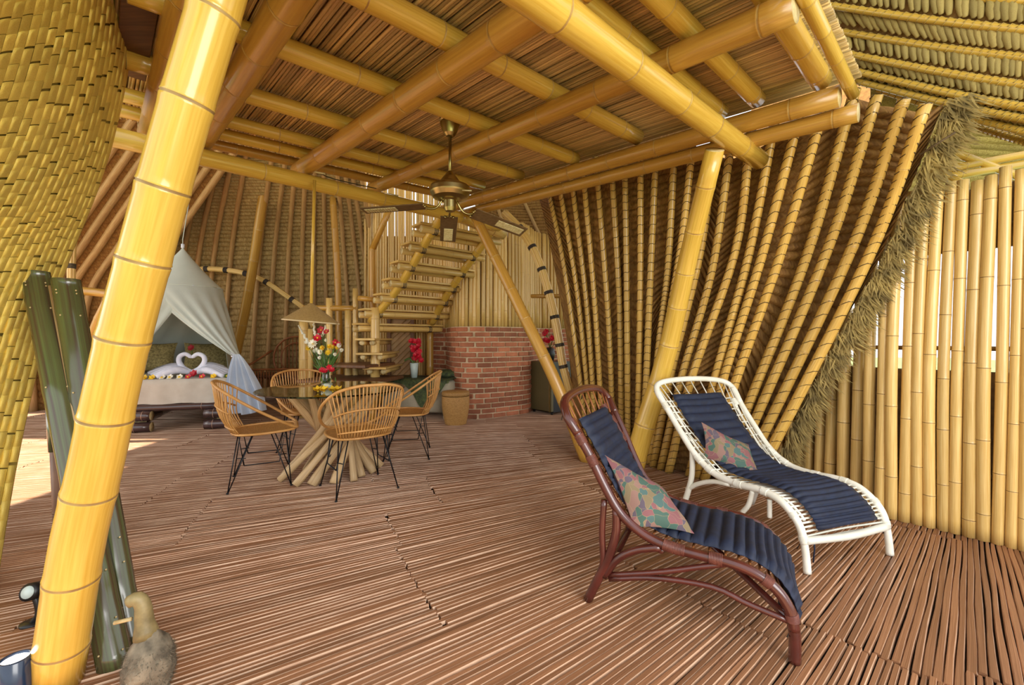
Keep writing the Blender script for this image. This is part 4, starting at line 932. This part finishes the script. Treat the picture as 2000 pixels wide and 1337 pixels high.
for (px, py, mm_), ps in zip(FW, pos_):
    c = bedp(px, py, .05); c.z = .672; m = MB()
    for k in range(2): petals(m, c + V((0, 0, .012 * k)), .042, V((.1, -.8, .7)), 5, 0, .3, .42)
    ball(m, c + V((0, -.01, .01)), .014, 1); m.build('blossom', [mm_ if mm_ != 'leaf' else 'leaf', 'yel'], None, org=c, label=nm[mm_] + ' blossom ' + ps, cat='flower', group='blossoms along the bed edge')
for px, py, bk, lab in ((379, 729, .12, 'dark red blossom between the towel swans'), (374, 679, 1.02, 'pinkish red blossom resting against the gold bed pillow')):
    c = bedp(px, py, bk); m = MB()
    for k in range(3): petals(m, c + V((0, -.01 * k, 0)), .055 - .01 * k, V((0, -1, .4)), 6, 0, .3, .42)
    if bk > 1: m.tube([c, c - V((0, -.02, .12))], .006, 5, mi=1)
    m.build('blossom', ['red' if bk < 1 else 'pink', 'leaf'], None, org=c, label=lab, cat='flower')
# mosquito net
NA = at(357, 483, 6.35); NC_ = V((NA.x, NA.y, 1.93)); nr_ = .50
net = empty('bed_net', NA, 'pale cone-topped mosquito net draped open over the bed', 'canopy')
def ring(a, r=nr_, z=None): return V((NC_.x + r * math.cos(a), NC_.y + r * math.sin(a) * .95, (1.93 if z is None else z)))
m = MB(); m.grid([[V((NA.x, NA.y, NA.z)).lerp(ring(2 * math.pi * j / 32), t) + V((0, 0, -.03 * math.sin(math.pi * t))) for j in range(32)] for t in (.01, .25, .5, .75, 1)], 0, True); m.build('cone_top', 'net', net)
m = MB(); m.tube([ring(2 * math.pi * j / 32) for j in range(33)], .007, 6); m.build('hoop', 'net', net)
tb('hanging_string', [NA, NA + V((0, 0, .12)), NA + V((.05, .1, .9))], .006, 'net', net, 5); m = MB(); m.tube([NA - V((0, 0, .01)), NA + V((.0, 0, .05))], .022, 8); m.build('knot', 'sheet', net)
def sheet(name, a0, a1, ends, sag, pleats, m_='net', amp=.018, n=44, th=None):
    """from an arc of the hoop down to a line of end points"""
    ef = linef(ends); G = []
    for i in range(n + 1):
        t = i / n; s_ = ring(a0 + (a1 - a0) * t); e = ef(t); row = []
        for j in range(15):
            v = j / 14; p = s_.lerp(e, v) + V((0, 0, -sag(t) * math.sin(math.pi * v))); ph = t * pleats * 6.283
            p += V((math.cos(a0 + (a1 - a0) * t), math.sin(a0 + (a1 - a0) * t), 0)) * amp * math.sin(ph) * (1 - abs(2 * v - 1) * .5) * min(1, v * 3)
            row.append(p)
        G.append(row)
    m = MB(); m.grid(G); return m.build(name, m_, net)
RC = at(458, 694, 5.62); LC = at(205, 752, 5.25)
r_ = math.radians
sheet('right_curtain', r_(-128), r_(38), [RC + V((-.03, -.01, 0)), RC + V((0, -.01, -.01)), RC + V((-.02, .12, .02)), RC + V((-.27, .5, .0))], lambda t: .05 - .02 * t, 7)
sheet('left_curtain', r_(-40), r_(-200), [LC + V((.04, 0, 0)), LC, LC + V((-.05, .1, .0)), LC + V((-.1, .6, 0))], lambda t: .04, 7)
bk0, bk1 = BR_ + BG * 1.9 - BF * .42, BL_ + BG * 1.9 - BF * .1
sheet('back_curtain', r_(5), r_(190), [BR_ + BG * .6 - BF * .1 + V((0, 0, .67)), V((bk0.x, bk0.y, .66)), V((bk1.x, bk1.y, .66)), BL_ + BG * .6 - BF * .1 + V((0, 0, .66))], lambda t: .06, 9, amp=.03)
m = MB(); G = []
for i in range(25):
    t = i / 24; row = []
    for j in range(14):
        v = j / 13; w = .05 + .26 * min(1, v * 1.5) ** .8; x = (t - .5) * w * 2
        p = RC + V((.06 + x * .6 + .13 * v, -.05 + .05 * math.sin(t * 26) * min(1, v * 3) + x * .3, .02 - .78 * v * (1 - .10 * abs(t - .5)))); row.append(p)
    G.append(row)
m.grid(G); m.build('gathered_tail', 'netb', net)
m = MB(); m.tube([RC + V((math.cos(q) * .035, math.sin(q) * .03, -.01)) for q in (0, 1, 2, 3, 4, 5, 6.28)], .010, 6); m.build('tie', 'sheet', net)
tb('edge_hem', cr([ring(r_(-128)), ring(r_(-128)).lerp(RC, .5) + V((0, 0, -.05)), RC], 16), .008, 'sheet', net, 6)
tb('edge_hem', cr([ring(r_(-40)), ring(r_(-40)).lerp(LC, .5) + V((0, 0, -.04)), LC], 16), .008, 'sheet', net, 6)
# ================================================================== STAIRS
random.seed(111)
st = empty('staircase', V((-1.9, 6.4, 0)), 'open bamboo staircase with lashed plank treads climbing to the loft', 'staircase')
TR = [((820.5, 434.5), (980, 464)), ((799, 472), (948, 501)), ((777, 509), (928, 528)), ((761, 543), (910, 557)), ((743, 573), (894, 586)), ((711, 603), (880, 611)), ((699, 632), (865, 637))]
S0 = V((-2.22, 6.2)); prev = None; LT, RT = [], []
for i in range(7):
    k = 6 - i; px, py = TR[i][0]; Y = 6.2 - .184 * k; a = at(px, py, Y); b_ = V(((TR[i][1][0] - 1000) / F * Y * 1.15, Y * 1.15, a.z)); 
    d = (b_ - a).normalized(); s_ = V((-d.y, d.x, 0))
    m = MB(); m.box((a + b_) / 2 + s_ * .11, ((b_ - a).length, .24, .028), d, s_, bev=.006); m.build('tread', 'bampale', st, smooth=False)
    for q, z in ((.015, -.065), (.235, -.075)):
        f0 = a + d * .02 + s_ * q + V((0, 0, z)); f1 = b_ - d * .02 + s_ * q + V((0, 0, z)); lg = bamboo('tread_pole', [f0, f1], .042, .040, st, 'bampale', .5, 12)
        m = MB()
        for t in (.16, .84):
            c = f0.lerp(f1, t)
            if q < .1:
                for e in (-.02, .0, .02): m.tube([c + d * e + (s_ * math.cos(x) + V((0, 0, 1)) * math.sin(x)) * .047 + s_ * .005 for x in (0, .8, 1.6, 2.4, 3.2, 4, 4.8, 5.6, 6.28)], .006, 5)
        if q < .1: m.build('lashing', 'cord', lg)
    LT.append(a + d * .2 + s_ * .125 + V((0, 0, -.09))); RT.append(b_ - d * .22 + s_ * .125 + V((0, 0, -.09)))
for Q in (LT, RT):
    e = Q[5] + (Q[5] - Q[1]).normalized() * .12; bamboo('stringer', [e, Q[3], Q[0], Q[0] + (Q[0] - Q[3]).normalized() * .4], .056, .052, st, 'bam', .3, 14)
NP = at(733, 600, 6.12); bamboo('newel_post', [V((NP.x, NP.y, .55)), V((NP.x, NP.y, 1.62))], .066, .060, st, 'bampale', .3, 14)
for (x0, x1, y) in ((698, 736, 661), (700, 751, 689), (713, 758, 717)):
    a, c = at(x0, y, 5.98), at(x1, y, 5.98); m = MB(); m.box((a + c) / 2 + V((0, .35, -.01)), ((c - a).length, .9, .03), bev=.006); m.build('tread', 'bampale', st, smooth=False)
    for x in (x0 + 9, x1 - 9):
        p = at(x, y + 8, 5.98); bamboo('tread_pole', [p + V((0, -.01, 0)), p + V((0, .8, 0))], .036, .036, st, 'bampale', .4, 12)
a, c = at(664, 712, 6.3), at(748, 718, 6.0); m = MB(); m.box(at(700, 712, 6.25), (.75, .75, .05), (.96, -.28, 0), (.28, .96, 0), bev=.01); m.build('landing', 'wood', st, smooth=False)
m = MB(); m.box(at(690, 740, 6.05), (1.1, .9, .05), (.98, -.18, 0), (.18, .98, 0), bev=.01); m.build('landing', 'wood', st, smooth=False)
for px in (655, 728): p = at(px, 745, 6.1); bamboo('landing_leg', [V((p.x, p.y, 0)), V((p.x, p.y, .6))], .05, .05, st, 'bamd', .4, 10)
bamboo('support_pole', [V((at(840, 640, 7.25).x, 7.25, 0)), at(840, 615, 7.25)], .06, .055, None, 'bamd', .5, 12, label='pale post behind the red flower vase, against the brick wall', cat='pole')
# railing posts behind the lamp
ra = empty('stair_railing', at(640, 800, 6.4), 'bamboo railing of stout posts and a cross rail behind the bouquet', 'railing')
for x, y0, r in ((593, 628, .068), (606, 642, .040), (643, 582, .048), (680, 606, .05), (694, 563, .040)):
    p = at(x, y0, 6.45); bamboo('post', [V((p.x, p.y, 0)), p], r, r * .97, ra, 'bampale', .5, 14)
bamboo('rail', [at(594, 601, 6.45), at(697, 602, 6.45)], .042, .042, ra, 'bamd', .5, 12); bamboo('rail', [at(700, 582, 6.4), at(735, 585, 6.4)], .04, .04, ra, 'bamd', .5, 12)
# bookshelf-like cupboard in the dark under the stairs
cb = empty('lattice_door', at(785, 800, 7.1), 'dark brown lattice door in the shade under the stairs', 'door')
m = MB(); c = at(783, 690, 7.35); 
for dx in (-.2, .2): m.box(c + V((dx, 0, -.1)), (.06, .05, 1.5))
for dz in (-.8, .62): m.box(c + V((0, 0, dz)), (.4, .05, .06))
m.build('door_frame', 'wood', cb, smooth=False); m = MB()
for k in range(-12, 13): m.tube([c + V((-.17, .01, k * .1 - .17)), c + V((.17, .01, k * .1 + .17))] if abs(k) < 6 else [c + V((-.17, .01, 0)), c + V((-.165, .01, 0))], .008, 4); 
m.box(c + V((0, .03, -.1)), (.38, .01, 1.45)); m.build('lattice', 'ribb', cb, smooth=False)

# ================================================================== SMALLER FURNITURE
# small fridge
f0, f1 = fl(1035, 803), fl(1078, 811); fx = (f1 - f0).normalized(); fy = V((-fx.y, fx.x, 0)); W_ = (f1 - f0).length; Hf = .83
fr_ = empty('small_fridge', (f0 + f1) / 2, 'small dull olive fridge standing beside the brick wall', 'fridge')
m = MB(); m.box((f0 + f1) / 2 + fy * .24 + V((0, 0, Hf / 2 + .01)), (W_, .42, Hf - .04), fx, fy, bev=.01); m.build('body', 'black', fr_, smooth=False)
m = MB(); m.box((f0 + f1) / 2 + fy * .01 + V((0, 0, Hf / 2 + .02)), (W_, .045, Hf - .06), fx, fy, bev=.008); dr = m.build('door', 'fridge', fr_, smooth=False)
m = MB(); m.box(f1 - fx * .035 - fy * .016 + V((0, 0, Hf / 2)), (.012, .012, Hf - .1), fx, fy); m.build('edge_handle', 'brass', dr, smooth=False)
for s_ in (.05, W_ - .05): m = MB(); m.tube([f0 + fx * s_ + fy * .05 + V((0, 0, 0)), f0 + fx * s_ + fy * .05 + V((0, 0, .03))], .02, 8); m.build('foot', 'black', fr_)
# red flowers and dark jar on it
c = (f0 + f1) / 2 + fx * .24 + fy * .1 + V((0, 0, Hf - .005)); c = at(1074, 700, 6.85); c.z = Hf
jr = empty('flower_jar', c, 'black jar of red flowers on the small fridge', 'flowers'); m = MB(); m.lathe([(.001, 0), (.06, 0), (.085, .1), (.07, .19), (.045, .21)], c, 16); m.build('jar', 'black', jr)
for k in range(7): m = bloom(jr, at(1070 + rr(-7, 10), rr(645, 668), 6.83), 'b', .05); m.build('flower', ['red', 'red', 'leaf'], jr)
m = MB()
for k in range(9): m.tube([c + V((0, 0, .19)), at(1075 + rr(-10, 18), rr(640, 670), 6.85)], .004, 4)
m.build('stems', 'leaf', jr)
tb('trailing_reed', [at(1084, 668, 5.9), at(1098, 640, 5.8), at(1104, 600, 5.7)], .008, 'tuft', jr, 5, 8)
# woven basket
p = fl(890, 827); bk_ = empty('laundry_basket', p, 'lidded woven basket standing in front of the brick wall', 'basket')
m = MB(); prof = [(.001, 0), (.145, .0)] + [((.145 + .045 * math.sin(math.pi * min(1, z / .40) * .62) + (.002 if k % 2 else 0)), z) for k, z in enumerate([.01 + .0165 * q for q in range(24)])]; m.lathe(prof, p, 28); m.build('body', 'basket', bk_)
m = MB(); m.lathe([(.186, .395), (.192, .40), (.192, .435), (.18, .452), (.10, .462), (.001, .465)], p, 28); m.build('lid', 'basket', bk_)
# daybed with green cloth
D0 = fl(745, 815); D1 = fl(872, 822); dx_ = (D1 - D0).normalized(); dy_ = V((-dx_.y, dx_.x, 0)); DL = (D1 - D0).length
db = empty('daybed', (D0 + D1) / 2, 'low cream daybed on ball feet half hidden by the green cloth', 'sofa')
m = MB(); m.box((D0 + D1) / 2 + dy_ * .35 + V((0, 0, .33)), (DL, .65, .46), dx_, dy_, bev=.03); m.build('base', 'cream', db)
for s_ in (.06, DL - .02): m = MB(); ball(m, D0 + dx_ * s_ + dy_ * .05 + V((0, 0, .05)), .055, 0, 12); m.build('ball_foot', 'cream', db)
def dbp(s_, t, z): return D0 + dx_ * s_ + dy_ * t + V((0, 0, z))
cl_ = MB(); G = []
for i in range(25):
    s_ = -.02 + (DL + .06) * i / 24; h = .40 * max(0, 1 - abs((s_ / DL) - .68) / .32) + .03 + .015 * math.sin(i); h2 = .25 if s_ / DL < .3 else 0; h = max(h, h2 - .5 * (s_ / DL))
    row = [dbp(s_, .68, .56), dbp(s_, .68, .585), dbp(s_, .34, .59 + .012 * math.sin(i * .9)), dbp(s_, .02, .585), dbp(s_, -.012, .565), dbp(s_, -.018 + .008 * math.sin(i * 1.4), .565 - h * .5), dbp(s_, -.022 + .012 * math.sin(i * 1.2), .565 - h)]
    G.append(row)
cl_.grid(G); cl_.grid([[p + V((0, 0, -.004)) for p in r_] for r_ in G]); cl_.build('draped_cloth', 'green', None, org=dbp(DL / 2, .3, .58), label='dark green patterned cloth with a pointed corner draped over the daybed', cat='cloth')
quad_pillow('throw_pillow', 'dark green patterned cushion at the right end of the daybed', [dbp(DL - .42, .38, .60), dbp(DL + .02, .30, .62), dbp(DL + .10, .40, .70), dbp(DL - .38, .62, .66)], .10, 'green', V((0, 0, 1)))
c = dbp(.36 * DL + .19, .22, .592); c = V((at(809, 700, c.y).x, c.y, .592)); fv = empty('flower_vase', c, 'slim pale grey vase of crimson blossoms on the green cloth', 'flowers')
m = MB(); m.lathe([(.001, 0), (.045, 0), (.066, .22), (.062, .222), (.05, .1)], c, 18); m.build('vase', 'pot', fv)
for k in range(24):
    t = k / 23; p = at(818 - 6 * t + rr(-9, 9), 702 - 38 * t + rr(-2, 2), c.y + rr(-.04, .04)); m = bloom(fv, p, 'b', .05); m.build('flower', ['red', 'pink', 'leaf'], fv)
m = MB(); m.tube(cr([c + V((0, 0, .1)), c + V((0, 0, .3)), at(812, 670, c.y)], 8), .006, 5); m.tube(cr([c + V((0, 0, .2)), at(800, 700, c.y), at(790, 704, c.y)], 8), .014, 5); m.build('stem', 'leaf', fv)
# rattan settee
s0 = at(476, 780, 7.72); s0.z = 0; s1 = at(594, 780, 7.72); s1.z = 0; sx_ = (s1 - s0).normalized(); sy_ = V((-sx_.y, sx_.x, 0)); SL = (s1 - s0).length
se = empty('rattan_settee', (s0 + s1) / 2, 'reddish rattan settee with a round spindled back beside the bed', 'sofa')
def sp_(a, b_, z): return s0 + sx_ * a + sy_ * b_ + V((0, 0, z))
ov = [sp_(SL * .62 + .44 * math.cos(q), .55, .80 + .42 * math.sin(q)) for q in [2 * math.pi * j / 32 for j in range(33)]]; tb('back_hoop', ov, .018, 'rattan2', se, 7)
ov2 = [sp_(SL * .62 + .30 * math.cos(q), .55, .80 + .30 * math.sin(q)) for q in [2 * math.pi * j / 32 for j in range(33)]]; tb('inner_hoop', ov2, .012, 'rattan2', se, 6)
for k in range(11): x = -.36 + .072 * k; h = math.sqrt(max(.0, 1 - (x / .44) ** 2)) * .42; tb('spindle', [sp_(SL * .62 + x, .55, .80 - h), sp_(SL * .62 + x, .555, .80 + h)], .009, 'rattan2', se, 5)
tb('arm', [sp_(-.04, .0, .0), sp_(-.05, .0, .62), sp_(.02, .2, .72), sp_(.2, .55, .95)], .02, 'rattan2', se, 7, 16); tb('arm', [sp_(SL + .05, 0, 0), sp_(SL + .05, 0, .62), sp_(SL, .3, .74), sp_(SL - .1, .55, .9)], .02, 'rattan2', se, 7, 16)
m = MB(); m.box(sp_(SL / 2, .28, .50), (SL, .6, .07), sx_, sy_, bev=.015); m.build('seat', 'wood', se)
tb('front_rail', [sp_(-.04, -.02, .62), sp_(SL * .5, -.03, .63), sp_(SL + .03, -.02, .64)], .018, 'rattan2', se, 7, 8); tb('front_rail', [sp_(-.04, 0, .14), sp_(SL + .04, 0, .14)], .018, 'rattan2', se, 7)
for k in range(22): x = SL * (k + .5) / 22; tb('front_spindle', [sp_(x, -.02, .63), sp_(x, 0, .14)], .009, 'rattan2', se, 5)
for a_ in (0, SL): tb('leg', [sp_(a_, .55, 0), sp_(a_, .55, .6)], .02, 'rattan2', se, 7)

# ================================================================== LEFT FOREGROUND
random.seed(121)
ft = fl(243, 1303); tp = [at(83, 528, 2.02), at(112, 528, 2.0)]
gs = empty('bamboo_trough', ft, 'dark green split bamboo boards leaning on the woven panel, held by pale pins', 'sculpture')
def plank(p0, p1, w, sidev, nrm_, name='board', n=12):
    m = MB(); G = []; k = 9; L = (p1 - p0).length
    for i in range(n * 3 + 1):
        t = i / (n * 3); c = p0.lerp(p1, t); row = []; bump = .006 if i % 9 == 4 else 0
        for j in range(k): a = math.pi * (j / (k - 1)); row.append(c - sidev * math.cos(a) * w / 2 + nrm_ * (math.sin(a) * .035 + bump))
        for j in range(k): a = math.pi * (1 - j / (k - 1)); row.append(c - sidev * math.cos(a) * (w / 2 - .01) + nrm_ * (math.sin(a) * .024))
        G.append(row)
    m.grid(G, 0, True); b0 = len(m.v) - len(G[0]) * len(G); q = 2 * k
    for e in (0, len(G) - 1):
        for j in range(k - 1): m.f.append((b0 + e * q + j, b0 + e * q + j + 1, b0 + e * q + q - 2 - j, b0 + e * q + q - 1 - j)); m.m.append(1)
    o = m.build(name, ['grn', 'dknode'], gs); return o
toC = V((.55, -.83, .1)).normalized(); sd = V((.83, .55, 0))
pa = [(at(68, 530, 2.02), fl(226, 1300)), (at(128, 545, 2.0), fl(252, 1262))]
for a, c in pa:
    ob = plank(a, c, .105, sd, toC)
    m = MB()
    for t in (.04, .05, .12, .35, .74, .8, .9, .965):
        for e in (-.3, .35): p = a.lerp(c, t) + sd * e * .1 + toC * .034; ball(m, p, .0035, 0, 6)
    m.build('pins', 'cut', ob, kind='stuff')
a, c = at(100, 560, 2.0), fl(240, 1285); tb('centre_strip', [a + toC * .02, c + toC * .02], .007, 'drift', gs, 5)
p = at(140, 870, 2.05); tb('lower_board', [at(107, 800, 2.25), at(112, 880, 2.25)], .035, 'grn', gs, 10)
bamboo('wood_post', [fl(130, 1050), at(122, 872, 2.55)], .055, .055, None, 'wood', .6, 12, label='short reddish wooden post behind the dark green boards', cat='post', node='wood')
# root carving
ro = at(292, 1337, 1.42); ro.z = 0
rc = empty('root_ornament', ro, 'hairy bamboo root ornament with a curved neck at the bottom left', 'ornament')
m = MB(); G = []
for i in range(22):
    t = i / 21; z = .245 * t; r = .001 + .068 * math.sin(math.pi * min(1, t * .80 + .16)) ** .8 * (1 if t < .7 else 1 - (t - .7) * 2.2); row = []
    for j in range(24): a = 2 * math.pi * j / 24; k = 1 + .07 * noise.noise(V((math.cos(a) * 2, math.sin(a) * 2, t * 6))) + .05 * rr(-1, 1) * (1 if t < .6 else 0); row.append(ro + V((math.cos(a) * r * k, math.sin(a) * r * k, z)))
    G.append(row)
m.grid(G, 0, True); m.build('body', 'root', rc)
tb('neck', [ro + V((-.01, 0, .20)), ro + V((-.018, 0, .26)), ro + V((-.022, 0, .30)), ro + V((-.036, -.005, .325)), ro + V((-.058, -.012, .318))], [.036, .032, .027, .026, .025, .024, .023, .022, .022, .022, .021, .020, .019], 'rootn', rc, 12, 12)
tb('peg', [ro + V((-.05, -.01, .262)), ro + V((-.098, -.02, .255))], .0065, 'cut', rc, 6)
m = MB(); random.seed(7)
for k in range(1400):
    a = rr(0, 6.283); z = rr(.0, .17); r = .068 * math.sin(math.pi * min(1, z / .245 * .8 + .16)) ** .8; p = ro + V((math.cos(a) * r, math.sin(a) * r, z)); d = V((math.cos(a), math.sin(a), rr(-.8, .8))).normalized(); s_ = d.cross(V((0, 0, 1))).normalized() * .0012
    b0 = len(m.v); m.v += [p - s_, p + s_, p + d * rr(.006, .018)]; m.f.append((b0, b0 + 1, b0 + 2)); m.m.append(0)
m.build('root_hair', 'root', rc, smooth=False, kind='stuff')
# spotlights
p = at(30, 1337, 1.38); p.z = 0
s1_ = empty('floor_spotlight', p, 'short dark blue cylinder spotlight with a lit top in the bottom left corner', 'lamp')
m = MB(); m.lathe([(.001, 0), (.062, 0), (.064, .012), (.052, .02), (.052, .03)], p, 24); m.build('base', 'black', s1_)
m = MB(); m.lathe([(.04, .02), (.04, .155), (.037, .158), (.033, .158), (.033, .145)], p, 24); m.build('body', 'blue', s1_); m = MB(); m.lathe([(.001, .150), (.033, .150)], p, 20); m.build('lens', 'lens', s1_)
p = fl(64, 1217); s2_ = empty('floor_spotlight', p, 'small black spotlight on a curved stand behind the big pole foot', 'lamp')
m = MB(); m.lathe([(.001, 0), (.04, 0), (.04, .008), (.001, .010)], p, 18); m.build('base', 'black', s2_)
tb('stem', [p + V((0, 0, .005)), p + V((.025, 0, .04)), p + V((.02, 0, .085)), p + V((.01, 0, .11))], .012, 'black', s2_, 8, 10)
m = MB(); c = p + V((.005, 0, .135)); ax = V((.1, -1, .35)).normalized(); m.tube([c - ax * .02, c + ax * .025], .034, 20); m.build('head', 'black', s2_)
m = MB(); m.tube([c + ax * .026, c + ax * .029], .024, 18); m.build('lens', 'pot', s2_)
# outlet glints of daylight between roof and wall are left to the sky
